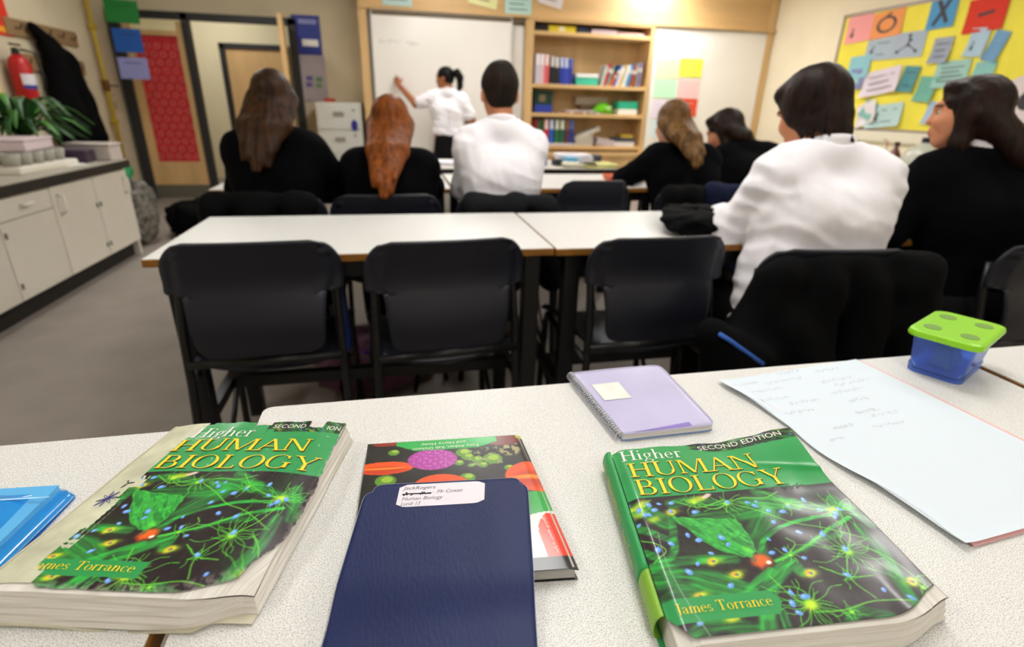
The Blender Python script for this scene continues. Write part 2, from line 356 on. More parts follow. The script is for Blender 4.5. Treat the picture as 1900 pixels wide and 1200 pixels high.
GL = {
 'H': (_vert(.16, 0, 1)+_vert(.68, 0, 1)+_hor(.16, .68, .52)+_sf(.16, 0)+_sf(.68, 0)+_sf(.16, .955)+_sf(.68, .955), .86),
 'U': (_vert(.16, .34, 1)+_arc(.42, .34, .33, .35, 180, 360, TK, TN)+_vert(.72, .34, 1, .06)+_sf(.16, .955)+_sf(.72, .955, .24), .88),
 'M': (_vert(.12, 0, 1, .06)+_st((.17, 1), (.52, .02), TK)+_st((.52, .02), (.88, 1), TN)+_vert(.93, 0, 1)+_sf(.12, 0, .24)+_sf(.93, 0)+_sf(.13, .955, .2)+_sf(.94, .955, .22), 1.1),
 'A': (_st((.08, 0), (.40, 1), TN+.01)+_st((.40, 1), (.74, 0), TK)+_hor(.18, .62, .36)+_sf(.09, 0, .24)+_sf(.74, 0), .86),
 'N': (_vert(.13, 0, 1, .06)+_st((.17, 1), (.74, 0), TK)+_vert(.76, 0, 1, .06)+_sf(.13, 0, .24)+_sf(.12, .955, .22)+_sf(.76, .955, .24), .9),
 'B': (_vert(.16, 0, 1)+_arc(.34, .74, .26, .26, -90, 90)+_arc(.36, .26, .32, .28, -90, 90)+_hor(.05, .36, .975)+_hor(.16, .38, .5)+_hor(.05, .38, .025), .74),
 'I': (_vert(.17, 0, 1)+_sf(.17, 0)+_sf(.17, .955), .34),
 'O': (_arc(.42, .5, .40, .52, 0, 360, n=28), .86),
 'L': (_vert(.16, 0, 1)+_sf(.16, .955)+_hor(.03, .58, .025)+_vert(.58, 0, .2, .045), .66),
 'G': (_arc(.42, .5, .40, .52, 42, 322, n=22)+_vert(.72, .06, .42)+_sf(.72, .40, .28)+_vert(.70, .72, .95, .045), .9),
 'Y': (_st((.10, 1), (.40, .46), TK)+_st((.72, 1), (.42, .46), TN)+_vert(.41, 0, .5)+_sf(.41, 0)+_sf(.11, .955)+_sf(.71, .955, .24), .8),
 'T': (_vert(.36, 0, 1)+_hor(.02, .70, .97)+_sf(.36, 0)+_vert(.04, .8, .98, .04)+_vert(.68, .8, .98, .04), .72),
 'J': (_vert(.22, .08, 1, .12)+_arc(.10, .05, .18, .16, 250, 360, .1)+_sf(.22, .955), .4),
 'i': (_vert(.14, 0, X, T2)+_sf(.14, 0, .24, .04)+[ellip(.14, .86, .065, .065, 10)]+_hor(.04, .14, X-.02, .04), .3),
 'g': (_arc(.25, .40, .19, .22, 0, 360, .09, .04, 18)+_arc(.26, -.14, .24, .15, 0, 360, .07, .05, 18)+_st((.16, .2), (.16, .0), .06)+_hor(.38, .50, .58, .06), .52),
 'h': (_vert(.14, 0, 1.02, T2)+_arc(.32, .38, .20, .24, 0, 175, T2, .05)+_vert(.467, 0, .38, T2)+_sf(.14, 0, .24, .04)+_sf(.467, 0, .24, .04)+_hor(.04, .14, 1.0, .04), .62),
 'e': (_arc(.26, .30, .23, .32, 5, 315, .1, .04, 20)+_hor(.08, .46, .36, .04), .52),
 'r': (_vert(.14, 0, X, T2)+_arc(.30, .44, .16, .18, 35, 160, .06, .08)+_sf(.14, 0, .24, .04)+_hor(.04, .14, X-.02, .04), .42),
 'a': (_vert(.36, .04, .42, T2)+_arc(.22, .42, .19, .2, 0, 165, T2, .04)+_arc(.22, .17, .18, .18, 60, 330, .09, .04)+_hor(.36, .48, .03, .05), .5),
 'm': (_vert(.14, 0, X, T2)+_arc(.30, .38, .19, .24, 0, 175, T2, .05)+_vert(.44, 0, .38, T2)+_arc(.60, .38, .19, .24, 0, 175, T2, .05)+_vert(.74, 0, .38, T2)+_sf(.14, 0, .22, .04)+_sf(.44, 0, .2, .04)+_sf(.74, 0, .22, .04), .88),
 's': (_arc(.19, .45, .15, .17, 20, 270, .07, .06)+_arc(.19, .16, .17, .17, -160, 90, .07, .06), .4),
 'o': (_arc(.27, .30, .25, .32, 0, 360, .1, .04, 20), .54),
 'n': (_vert(.14, 0, X, T2)+_arc(.32, .38, .19, .24, 0, 175, T2, .05)+_vert(.46, 0, .38, T2)+_sf(.14, 0, .22, .04)+_sf(.46, 0, .22, .04)+_hor(.04, .14, X-.02, .04), .6),
 'c': (_arc(.26, .30, .23, .32, 45, 315, .1, .04, 18), .48),
 ' ': ([], .34)}
def serif(s):
    x = 0; out = []
    for c in s:
        g, a = GL[c]; out += [[(p[0]+x, p[1]) for p in q] for q in g]; x += a+.02
    return out, x
def sans(s, shear=0):
    """plain lettering from the built-in font, as polygons with cap height 1"""
    cu = bpy.data.curves.new('lettering', 'FONT'); cu.body = s; cu.size = 1; cu.resolution_u = 3; cu.shear = shear
    o = bpy.data.objects.new('lettering', cu); C.objects.link(o)
    dg = bpy.context.evaluated_depsgraph_get(); me = o.evaluated_get(dg).to_mesh()
    P = [(v.co.x/.69, v.co.y/.69) for v in me.vertices]; out = [[P[i] for i in p.vertices] for p in me.polygons]
    wd = max((p[0] for p in P), default=1)
    o.evaluated_get(dg).to_mesh_clear(); bpy.data.objects.remove(o); return out, wd
def tess(polys, n=5):
    out = []
    for q in polys:
        if len(q) != 4: out.append(q); continue
        a, b, c, d = [np.array(p) for p in q]
        for k in range(n): out.append([tuple(a+(d-a)*k/n), tuple(b+(c-b)*k/n), tuple(b+(c-b)*(k+1)/n), tuple(a+(d-a)*(k+1)/n)])
    return out
def letter(name, polys, wd, fn, u0, u1, v0, vh, m, parent, off=.0004, du=0, dv=0, slant=0, rise=0):
    """map lettering onto a surface fn(u,v)->point; u0..u1 the run of the line, v0 baseline, vh cap height"""
    mb = MB()
    for q in tess(polys):
        vs = []
        for x, y in q:
            t = x/wd; u = u0+(u1-u0)*t+du+slant*y; v = v0+vh*y+dv+rise*t
            p = fn(u, v); vs.append((p[0], p[1], p[2]+off))
        mb.add(vs, [tuple(range(len(q)))])
    return mb.build(name, m, parent)

# ================================================================== printed cover art (micrograph of green nerve cells)
AW, AH = 400, 400
au, av = np.meshgrid(np.linspace(0, 1, AW), np.linspace(0, .68, AH))
def nz(x, y, s=0):
    v = 0
    for i, (a, b, c) in enumerate(((1, .7, .3), (-.6, 1.1, 1.9), (1.7, -1.3, 4.1), (-2.3, -1.9, .7), (3.1, 2.7, 2.2))):
        v = v+np.sin(a*x+b*y+c+s*1.7+1.3*np.sin(b*x*.7-a*y*.8+s))/(1+.45*i)
    return v/2.6
def pdist(pts):
    d = np.full(au.shape, 9.)
    for (x0, y0), (x1, y1) in zip(pts, pts[1:]):
        dx, dy = x1-x0, y1-y0; t = np.clip(((au-x0)*dx+(av-y0)*dy)/(dx*dx+dy*dy+1e-9), 0, 1)
        d = np.minimum(d, np.hypot(au-x0-t*dx, av-y0-t*dy))
    return d
IMG = np.zeros((AH, AW, 3)); IMG[:] = np.array([30, 20, 26])/255
IMG += (.025*nz(au*40, av*40)+.02*nz(au*150, av*150, 3))[..., None]
IMG[..., 1] += .10*np.clip(nz(au*9, av*9, 6), 0, 1)
def blend(a, col):
    global IMG
    a = np.clip(a, 0, 1)[..., None]; IMG = IMG*(1-a)+np.array(col)/255*a
def crv(pts, n=10):
    P = [np.array(p, float) for p in pts]; P = [2*P[0]-P[1]]+P+[2*P[-1]-P[-2]]; out = []
    for i in range(1, len(P)-2):
        for t in np.linspace(0, 1, n, endpoint=False):
            a, b, c, d = P[i-1:i+3]; out.append(tuple(.5*((2*b)+(c-a)*t+(2*a-5*b+4*c-d)*t*t+(3*b-a-3*c+d)*t**3)))
    return out+[tuple(P[-2])]
sk = lambda p: (p[0], p[1]+.055*p[0])
GRN, LGR, YEL, ORG, BLU = (44, 184, 66), (104, 222, 66), (222, 216, 44), (232, 96, 24), (96, 152, 240)
def fibre(ang, s=0):      # fine fibres running along ang
    c, q = math.cos(ang), math.sin(ang); x, y = c*au+q*av, -q*au+c*av
    return .5+.5*nz(x*14+2*nz(au*8, av*8, s), y*150+3*nz(au*11, av*11, s+1), s)
for pts, wd, st in [([(-.02, .29), (.10, .30), (.20, .30), (.33, .29)], .028, .85), ([(.48, .26), (.65, .32), (.78, .385), (.92, .44)], .013, 1), ([(.44, .31), (.5, .37), (.64, .435), (.85, .465)], .013, .95),
                    ([(.24, .08), (.36, .175), (.44, .22)], .024, .85), ([(.33, .06), (.42, .175), (.53, .245), (.545, .21)], .036, .9), ([(.43, .30), (.47, .40), (.6, .50)], .055, .8),
                    ([(.27, .50), (.4, .50), (.58, .53)], .055, .8), ([(-.02, .51), (.09, .42), (.13, .42), (.16, .53)], .024, .8), ([(.0, .37), (.06, .31), (.11, .35), (.13, .40)], .022, .8),
                    ([(.0, .245), (.13, .22), (.24, .19), (.30, .14)], .065, .8), ([(.34, .07), (.30, -.02)], .04, .85), ([(.39, .06), (.37, -.02)], .02, .85), ([(.92, .38), (.92, .25), (.88, .12), (.86, .03)], .035, .7),
                    ([(.52, .58), (.63, .555), (.74, .54)], .05, .8), ([(0, .60), (.06, .57), (.12, .5)], .055, .7), ([(.93, .55), (.98, .40)], .04, .7), ([(.60, .63), (.8, .52), (.97, .50)], .035, .6),
                    ([(.0, .15), (.12, .165), (.22, .13)], .035, .6), ([(.03, -.02), (.15, .04), (.27, 0)], .04, .7), ([(.58, -.02), (.64, .03), (.74, .0)], .03, .6), ([(.62, .30), (.70, .34), (.83, .36)], .02, .5), ([(.18, .60), (.28, .61), (.40, .58)], .035, .6)]:
    ang = math.atan2(pts[-1][1]-pts[0][1], pts[-1][0]-pts[0][0]); d = pdist(crv(pts)); blend(st*sst(wd, wd*.45, d)*(.30+.8*fibre(ang, len(pts)+wd*40)), GRN)
BC = [(x+.004*math.sin(i*2.3), y+.004*math.sin(i*1.7)) for i, (x, y) in enumerate(crv([(.165, .525), (.20, .518), (.29, .50), (.40, .488), (.43, .47), (.435, .40), (.43, .335), (.40, .295), (.37, .298), (.30, .335), (.24, .40), (.165, .525)], 4))]
ins = np.zeros(au.shape, bool)
for (x0, y0), (x1, y1) in zip(BC, BC[1:]+BC[:1]):
    ins ^= ((y0 > av) != (y1 > av)) & (au < (x1-x0)*(av-y0)/((y1-y0) or 1e-9)+x0)
bd = pdist(BC+BC[:1]); blend(.35*sst(.05, .0, bd), (16, 10, 14)); fb_ = fibre(-.6, 3)*.6+fibre(.9, 5)*.4
blend(np.where(ins, 1., sst(.008, 0, bd))*(.62+.45*fb_), (58, 190, 70)); blend(np.where(ins, .7*sst(.45, .75, fibre(-.9, 8))+.25*sst(.5, .8, fibre(.5, 2)), 0), (22, 104, 40)); blob_c = sst(.03, .0, np.hypot(au-.40, av-.325)); blend(.6*blob_c, (120, 220, 60))
def line(pts, wd, col, st=.9):
    d = pdist(crv(pts, 6)); blend(st*.55*sst(wd*1.6, wd*.2, d), (44, 160, 46)); blend(st*.85*sst(wd*.65, wd*.1, d), col)
for p in ([(.44, .58), (.56, .51), (.66, .44), (.77, .40), (.9, .33)], [(.63, .63), (.71, .55), (.82, .50), (.95, .49)], [(.42, .20), (.46, .10), (.5, .08)], [(.5, .045), (.6, .04), (.72, .06), (.86, .05)],
          [(.77, .26), (.71, .16), (.74, .07)], [(.63, .22), (.71, .165), (.8, .16)], [(.0, .43), (.08, .36), (.02, .31)], [(.55, .29), (.6, .33), (.58, .36)], [(.9, .47), (.86, .36), (.79, .28)], [(.3, .58), (.37, .55), (.44, .58)],
          [(.48, .26), (.6, .30), (.7, .345), (.8, .40)], [(.2, .62), (.3, .57), (.43, .60)], [(.43, .58), (.52, .60), (.62, .59), (.7, .62)], [(.86, .30), (.93, .22), (.97, .1)]):
    line(p, .0042, (140, 220, 60))
for cx, cy, r, n in [(.785, .275, .13, 26), (.5, .075, .13, 28), (.89, .49, .10, 20), (.43, .575, .085, 18), (.70, .54, .065, 11), (.55, .28, .045, 7), (.71, .17, .055, 9), (.29, .60, .065, 12), (.95, .1, .06, 9), (.04, .58, .06, 10), (.62, .03, .05, 8)]:
    for k in range(n):
        a = 2*math.pi*(k+rng.uniform(-.4, .4))/n; l = r*rng.uniform(.45, 1.35); b = a+rng.uniform(-1.1, 1.1); c = b+rng.uniform(-.8, .8)
        x1, y1 = cx+.45*l*math.cos(a), cy+.42*l*math.sin(a); x2, y2 = x1+.35*l*math.cos(b), y1+.32*l*math.sin(b); x3, y3 = x2+.3*l*math.cos(c), y2+.26*l*math.sin(c)
        line([(cx, cy), (x1, y1), (x2, y2), (x3, y3)], .0030, (120, 224, 60), .8)
    blend(.9*sst(r*.22, r*.03, np.hypot(au-cx, av-cy)), (170, 226, 50))
def blob(cx, cy, rx, ry, col, st=.95, soft=.45, rot=.4):
    c, s = math.cos(rot), math.sin(rot); x, y = au-cx, av-cy
    blend(st*sst(1+soft*.4, 1-soft, np.hypot((c*x+s*y)/rx, (-s*x+c*y)/ry)+.16*nz(au*90, av*90, cx*40)), col)
blob(.425, .268, .048, .036, (150, 50, 20), .8, .8); blob(.425, .268, .043, .032, ORG, .9, .6); blob(.45, .258, .012, .010, (252, 236, 226)); blob(.40, .275, .015, .011, (110, 90, 50))
for x, y in [(.243, .287), (.303, .22), (.17, .554), (.577, .195), (.136, .146), (.216, .058), (.93, .125)]:
    blob(x, y, .05, .022, (150, 190, 40), .7, .9, .2); blob(x, y, .028, .018, YEL, .85, .7, .5); blob(x-.008, y+.004, .014, .010, (232, 140, 40), .7, .7); blob(x+.002, y, .009, .007, (86, 110, 120), .9)
for x, y in [(.0, .60), (.03, .56), (.06, .62), (.88, .49), (.29, .61), (.5, .07), (.04, .6), (.08, .52), (.33, .62)]: blob(x, y, .035, .022, (206, 220, 50), .7, .9)
blob(.36, .63, .03, .012, (240, 214, 210), .8)
for i, (x, y) in enumerate([(-.005, .627), (.033, .581), (.068, .547), (.012, .505), (.081, .603), (.187, .596), (.167, .55), (.272, .528), (.44, .56), (.526, .541), (.569, .539), (.548, .517), (.594, .48), (.698, .493), (.652, .466), (.793, .519), (.823, .453), (.745, .327), (.653, .351), (.579, .417), (.508, .335), (.227, .381), (.193, .413), (.25, .312), (.05, .361), (.111, .38), (.336, .342), (.325, .378), (.485, .273), (.543, .276), (.595, .231), (.786, .244), (.707, .134), (.18, .273), (.135, .243), (.261, .162), (.459, .101), (.498, .078), (.441, .062), (.443, .026), (.792, .056), (.866, .014), (.099, .044), (-.019, .456), (.10, .57), (.05, .55), (.13, .60), (.88, .42), (.91, .44), (.86, .40)]):
    x, y = sk((x, y)); k = .75+.5*((i*37) % 10)/10
    blob(x, y, .016*k, .011*k, BLU, .95, .4, rot=(i*1.3) % 3); blob(x-.003, y+.003, .007*k, .005*k, (160, 200, 250), .7, .6)
IMG = np.clip(IMG*1.12, 0, 1)
def art(u, v):
    i = np.clip(u, 0, 1)*(AW-1); j = np.clip(np.asarray(v)/.68, 0, 1)*(AH-1); i0 = np.floor(i).astype(int); j0 = np.floor(j).astype(int)
    i1 = np.minimum(i0+1, AW-1); j1 = np.minimum(j0+1, AH-1); a = (i-i0)[..., None]; b = (j-j0)[..., None]
    return IMG[j0, i0]*(1-a)*(1-b)+IMG[j0, i1]*a*(1-b)+IMG[j1, i0]*(1-a)*b+IMG[j1, i1]*a*b
CGREEN = np.array([44, 160, 84])/255
def printed(name, fn, uf, cols, nu, nv, m, parent, thick=.0006):
    """sheet with a printed colour per vertex. uf(s,t)->(u,v) shapes the outline, cols(u,v)->rgb in sRGB"""
    s, t = np.meshgrid(np.linspace(0, 1, nu+1), np.linspace(0, 1, nv+1)); u, v = uf(s, t)
    P = np.stack(fn(u, v), -1).reshape(-1, 3); k = len(P)
    idx = np.arange(k).reshape(nv+1, nu+1)
    F = np.stack([idx[:-1, :-1], idx[:-1, 1:], idx[1:, 1:], idx[1:, :-1]], -1).reshape(-1, 4)
    ring = np.concatenate([idx[0, :-1], idx[:-1, -1], idx[-1, :0:-1], idx[:0:-1, 0]])
    lo = P.copy(); lo[:, 2] -= thick
    r2 = np.roll(ring, -1); sides = np.stack([ring+k, r2+k, r2, ring], -1)
    faces = np.concatenate([F, sides]); verts = np.concatenate([P, lo])
    me = bpy.data.meshes.new(name); me.from_pydata(verts.tolist(), [], faces.tolist()); me.materials.append(m)
    c = np.clip(cols(u, v), 0, 1).reshape(-1, 3); c = np.where(c <= .04045, c/12.92, ((c+.055)/1.055)**2.4)
    c = np.concatenate([c, c*.5+.35]); c = np.concatenate([c, np.ones((len(c), 1))], 1)
    at = me.color_attributes.new('print', 'FLOAT_COLOR', 'POINT'); at.data.foreach_set('color', c.astype(np.float32).ravel())
    me.polygons.foreach_set('use_smooth', [True]*len(me.polygons)); me.update()
    o = bpy.data.objects.new(name, me); C.objects.link(o); o.parent = parent; return o
PRINT = mat('printed_cover', '#ffffff', .34, spec=.45, attr='print', coat=.5, bump=(45, .18, .0012))
PAGES = mat('book_pages', '#e8e4dc', .75, noise=(5, .3, '#d0c9be'), stretch=(2, 2, 460), bump=(2.5, .3, .0008))
YTXT = mat('yellow_print', '#f4dc2b', .4); WTXT = mat('white_print', '#f2efe6', .45); DTXT = mat('dark_red_print', '#6a3a12', .5)
def bil(q):
    TL, TR, BR, BL = [np.array(x, float) for x in q]
    def f(u, v):
        u = np.asarray(u, float); v = np.asarray(v, float)
        return tuple((1-u)*(1-v)*BL[k]+u*(1-v)*BR[k]+u*v*TR[k]+(1-u)*v*TL[k] for k in (0, 1))
    return f
def page_block(q, z0, ztop, parent, m=PAGES, nu=26, nv=26, flare=.004, name='page_block', corner=lambda u: 0.):
    """closed block between z0 and the surface ztop(u,v); sides flare out a little towards the bottom"""
    f = bil(q); mb = MB(); nl = 9
    ring = [(i/nu, 0.) for i in range(nu)]+[(1., j/nv) for j in range(nv)]+[(1-i/nu, 1.) for i in range(nu)]+[(0., 1-j/nv) for j in range(nv)]
    n = len(ring); vs = []
    for l in range(nl+1):
        t = l/nl
        for i, (u, v) in enumerate(ring):
            j = .16*flare*math.sin(l*2.4+i*.21)+.1*flare*math.sin(l*5.1+i*.5)
            e = (flare*(1-t)**1.5+j)/.2
            uu = u+(e if u == 1. else -e*.3 if u == 0. else 0); vv = v+(e if v == 1. else -e if v == 0. else 0)
            vv = vv+corner(min(1., max(0., u)))*(1-v); x, y = f(uu, vv); zt = float(ztop(u, v)); vs.append((float(x), float(y), z0+(zt-z0)*t))
    fs = [(l*n+i, l*n+(i+1) % n, (l+1)*n+(i+1) % n, (l+1)*n+i) for l in range(nl) for i in range(n)]
    mb.add(vs, fs)
    mb.grid(lambda u, v: (*map(float, f(u, v+corner(u)*(1-v))), float(ztop(u, v))), nu, nv)
    return mb.build(name, m, parent, smooth=False)

TZ = .7702
# ------------------------------------------------------------------ right textbook
QR = [(.219, .462), (.431, .450), (.411, .220), (.178, .237)]
fR = bil(QR)
def zR(u, v):
    u = np.asarray(u, float); v = np.asarray(v, float)
    z = .7985+.015*sst(.55, 1.05, u)*sst(.62, 1.02, v)-.0045*sst(.05, -.01, u)
    z = z+.0014*np.exp(-((v-.80-.22*(1-u)+.06)/.018)**2)*sst(.5, .75, u)+.0008*nz(u*9, v*8)-.003*sst(.8, 1., u)*sst(.35, .0, v)
    return z
def SR(u, v, off=0): x, y = fR(u, v); return x, y, zR(u, v)+off
t = thing('textbook', 'green human biology textbook with creased glossy cover lying beside blue paper', 'book', (.31, .345, TZ))
t_loc = Vector(t.location)
def loc(fn, o): return lambda u, v: tuple(np.asarray(a)-b for a, b in zip(fn(u, v), o))
SRl = loc(SR, t_loc)
def vbR(s): return .10*sst(.075, -.02, s)+.11*sst(.70, 1.03, s)**1.6
def ufR(s, tt):
    vb = vbR(s); return s, vb+tt*(1.0-.012*sst(.2, 0, s)-vb+.004*np.sin(s*30)*(tt > .97))
def colR(u, v):
    c = art(u, v/1.0); g = sst(.648, .652, v)[..., None]
    c = c*(1-g)+(CGREEN+.03*nz(u*12, v*12)[..., None])*g
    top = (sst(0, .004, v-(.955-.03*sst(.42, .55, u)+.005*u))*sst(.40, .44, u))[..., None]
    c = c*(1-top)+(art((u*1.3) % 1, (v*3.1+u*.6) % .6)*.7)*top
    band = ((v < .148-.01*u) & (v > .052) & (u < .41-.6*np.abs(v-.1)))[..., None]
    c = np.where(band, CGREEN*.97, c)
    sc_ = (.55*sst(.005, .0, np.abs(u-.115+.05*np.sin(v*5)))*(v < .45))[..., None]
    return c*(1-sc_)+np.array([.72, .72, .7])*sc_
MB().prism([tuple(np.array(fR(a, b))-np.array(t_loc[:2])) for a, b in ((-.015, -.03), (.70, -.03), (.9, .02), (1.02, .09), (1.02, 1.0), (-.02, 1.0))], 0, .0008).build('back_cover', mat('book_green', '#2f9e55', .4), t)
page_block([tuple(np.array(p)-np.array(t_loc[:2])) for p in [tuple(map(float, fR(.0, .985))), tuple(map(float, fR(.985, .975))), tuple(map(float, fR(1.015, -.02))), tuple(map(float, fR(.012, -.018)))]], .0009, lambda u, v: .0266-.0055*float(sst(.07, -.01, u))-.003*float(sst(.8, 1., u)*sst(.35, .0, v)), t, corner=lambda u: float(.085*sst(.70, 1.03, u)**1.6), flare=.003)
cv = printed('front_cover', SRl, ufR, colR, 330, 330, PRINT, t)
def spine(fn, q0, q1, z0, z1f, bul, m, parent, v0, v1, name='spine', nv=30):
    def g(u, v):
        vv = v0+(v1-v0)*v; x, y, z = fn(0., vv); a = math.pi*u
        return (float(x)-bul*math.sin(a)**.7-.001, float(y)+.0*u, float(z0+(float(z)-z0)*(.5+.5*math.cos(a)))+.0003)
    return MB().grid(g, 10, nv).build(name, m, parent, smooth=True, solid=.0006), g
sp, spf = spine(SRl, 0, 0, .0006, 0, .0075, MATS['book_green'], t, .30, 1.012)
sp2, spg = spine(SRl, 0, 0, .0006, 0, .0072, mat('book_lime', '#86b83a', .4), t, .10, .298, 'spine_band')
def spw(u, v):          # spine surface: u along the book from top, v up the spine thickness
    x, y, z = spf(.78-.55*v, 1-u); return (x-.0012, y, z)
g, wd = serif('Higher HUMAN BIOLOGY'); letter('spine_lettering', g, wd, spw, .06, .60, .25, .5, YTXT, sp, 0)
g, wd = serif('James Torrance'); letter('spine_lettering', g, wd, spw, .66, .93, .3, .4, YTXT, sp, 0)
def clampR(u, v): return tuple(map(float, SRl(u, v)))
for off, m_, du, dv in ((.0005, DTXT, .004, -.004), (.0009, YTXT, 0, 0)):
    nm = 'title_lettering' if m_ is YTXT else 'title_shadow'
    g, wd = serif('HUMAN'); letter(nm, g, wd, clampR, .045, .715, .783, .098, m_, cv, off, du, dv)
    g, wd = serif('BIOLOGY'); letter(nm, g, wd, clampR, .05, .80, .665, .098, m_, cv, off, du, dv)
g, wd = serif('Higher'); letter('series_lettering', g, wd, clampR, .03, .36, .905, .075, WTXT, cv, .0007)
g, wd = serif('James Torrance'); letter('author_lettering', g, wd, clampR, .035, .375, .085, .04, YTXT, cv, .0007)
g, wd = sans('SECOND EDITION'); letter('edition_lettering', g, wd, clampR, .46, .93, .943, .032, WTXT, cv, .0008, rise=.012)
def scribble(n, x0, x1, y, h, seed, words=None):
    """joined-up handwriting as thin polygons in unit coordinates"""
    r = np.random.default_rng(seed); out = []; x = x0; pts = []
    while x < x1:
        if r.random() < .09 and len(pts) > 6: x += (x1-x0)*.025; out.append(pts); pts = []; continue
        pts.append((x, y+h*r.choice([0, .5, .5, .55, 1.0, -.3], p=[.3, .2, .2, .15, .1, .05]))); x += (x1-x0)/n*r.uniform(.5, 1.5)
    out.append(pts); polys = []
    for L_ in out:
        if len(L_) < 2: continue
        c = crv(L_, 4)
        for (ax, ay), (bx, by) in zip(c, c[1:]):
            dx, dy = bx-ax, by-ay; l = math.hypot(dx, dy) or 1; w_ = h*.05; polys.append([(ax-dy/l*w_, ay+dx/l*w_), (ax+dy/l*w_, ay-dx/l*w_), (bx+dy/l*w_, by-dx/l*w_), (bx-dy/l*w_, by+dx/l*w_)])
    return polys
g = scribble(30, .58, .86, .635, .03, 3); letter('handwriting', g, 1, clampR, 0, 1, 0, 1, mat('pencil_mark', '#3f5a48', .6), cv, .0006)

# ------------------------------------------------------------------ left textbook (worn)
QL = [(-.256, .592), (-.073, .570), (-.134, .328), (-.325, .372)]
fL = bil(QL)
def zL(u, v):
    u = np.asarray(u, float); v = np.asarray(v, float)
    return .8025-.013*sst(.72, 1.12, u)*(1-.55*v)-.004*sst(.1, -.05, u)+.001*nz(u*7, v*7, 4)-.004*sst(.2, -.02, v)*sst(.6, 1.05, u)
def SL(u, v): x, y = fL(u, v); return x, y, zL(u, v)
t = thing('textbook', 'battered green human biology textbook with torn spine and thick curled pages', 'book', (-.2, .46, TZ)); tl = Vector(t.location)
SLl = loc(SL, tl)
def ufL(s, tt):
    tear = .012*nz(tt*37, tt*11)+.006*nz(tt*120, tt*50)
    ul = .125+.004*nz(tt*23+2, tt*9)-.01*(1-tt)
    ur = 1.0+.04*np.sin(np.pi*np.clip(tt, 0, 1))*sst(.9, .3, tt)-.075*sst(.2, 0, tt)+tear*.6
    u = ul+s*(ur-ul)
    vb = .012+.04*sst(.22, .12, u)+.11*sst(.66, 1.0, u)**1.5+.0025*nz(u*40, u*20)
    vt = .99+.006*nz(u*40, u*17)-.03*((u > .46) & (u < .56))-.045*((u > .79) & (u < .88))-.012*(u < .2)
    return u, vb+tt*(vt-vb)
def colL(u, v):
    ua = (u-.0)/1.02; va = v*1.065
    c = art(ua, va); g = sst(.606, .610, v)[..., None]
    c = c*(1-g)+(CGREEN*np.array([.98, .98, 1])+.03*nz(u*12, v*12)[..., None])*g
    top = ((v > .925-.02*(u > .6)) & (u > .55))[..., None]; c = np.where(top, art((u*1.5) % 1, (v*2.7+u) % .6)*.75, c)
    band = ((v < .128) & (v > .06) & (u < .55))[..., None]; c = np.where(band, CGREEN*.97, c)
    wear = (sst(.03, .0, np.minimum(np.minimum(v-.02-.12*sst(.66, 1.0, u), 1.02-u), .2))*sst(.25, .6, .5+.5*nz(u*90, v*90, 9)))[..., None]
    scr = ((nz(u*60+v*20, v*50, 2) > .93) & (v > .6))[..., None]
    c = np.where(scr, c*.6+.38, c)
    return c*(1-.35*wear)+np.array([.86, .83, .76])*.35*wear
DIRTY = mat('worn_card', '#d9d2bd', .7, noise=(22, .25, '#bcb89b'), bump=(60, .3, .001))
MB().shell(lambda u, v: (*[float(a)-b for a, b in zip(fL(-.045+1.07*u, -.03+1.03*v+(.04*u*(1-v) if u > .8 else 0)), tl[:2])], .0008+.002*math.sin(u*9)*(v < .05)), 20, 8, (0, 0, .0008)).build('back_cover', DIRTY, t)
page_block([tuple(np.array(tuple(map(float, fL(*p))))-np.array(tl[:2])) for p in ((-.01, .99), (1.0, .985), (1.01, -.005), (-.03, .0))], .0018, lambda u, v: float(zL(u*1.02-.01, v*1.0))-TZ-.0014, t, flare=.004, corner=lambda u: float(.07*sst(.72, 1.0, u)**1.5))
MB().shell(lambda u, v: tuple(map(float, SLl(-.035+.20*u, .03+.965*v))), 8, 40, (0, 0, -.0006)).build('spine_tape', mat('clear_tape_card', '#cfd0b4', .35, noise=(30, .2), coat=.4, bump=(80, .3, .001)), t)
spL, _ = spine(lambda u, v: SLl(u-.03, v), 0, 0, .001, 0, .006, DIRTY, t, -.03, .995)
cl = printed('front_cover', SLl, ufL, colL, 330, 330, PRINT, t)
def cL(u, v): return tuple(map(float, SLl(u, v)))
for off, m_, du, dv in ((.0005, DTXT, .004, -.004), (.0009, YTXT, 0, 0)):
    nm = 'title_lettering' if m_ is YTXT else 'title_shadow'
    g, wd = serif('HUMAN'); letter(nm, g, wd, cL, .115, .88, .755, .088, m_, cl, off, du, dv)
    g, wd = serif('BIOLOGY'); letter(nm, g, wd, cL, .13, .98, .628, .092, m_, cl, off, du, dv)
g, wd = serif('Higher'); letter('series_lettering', g, wd, cL, .145, .50, .862, .08, WTXT, cl, .0007)
g, wd = serif('ames Torrance'); letter('author_lettering', g, wd, cL, .12, .52, .082, .036, YTXT, cl, .0007)
g, wd = sans('SECOND'); letter('edition_lettering', g, wd, cL, .58, .775, .932, .03, WTXT, cl, .0007)
g, wd = sans('ION'); letter('edition_lettering', g, wd, cL, .905, .985, .925, .03, WTXT, cl, .0007)
PEN = mat('blue_pen', '#3a3a86', .5)
mb = MB()
def doodle(cx, cy, r, n):
    for k in range(n):
        a = 2*math.pi*k/n; b = a+.35
        pts = [cL(cx, cy), cL(cx+r*.6*math.cos(a), cy+r*.6*math.sin(a)), cL(cx+r*math.cos((a+b)/2), cy+r*math.sin((a+b)/2)), cL(cx+r*.6*math.cos(b), cy+r*.6*math.sin(b)), cL(cx, cy)]
        mb.tube([(p[0], p[1], p[2]+.0005) for p in pts], .0003, 4)
doodle(.075, .44, .048, 8)
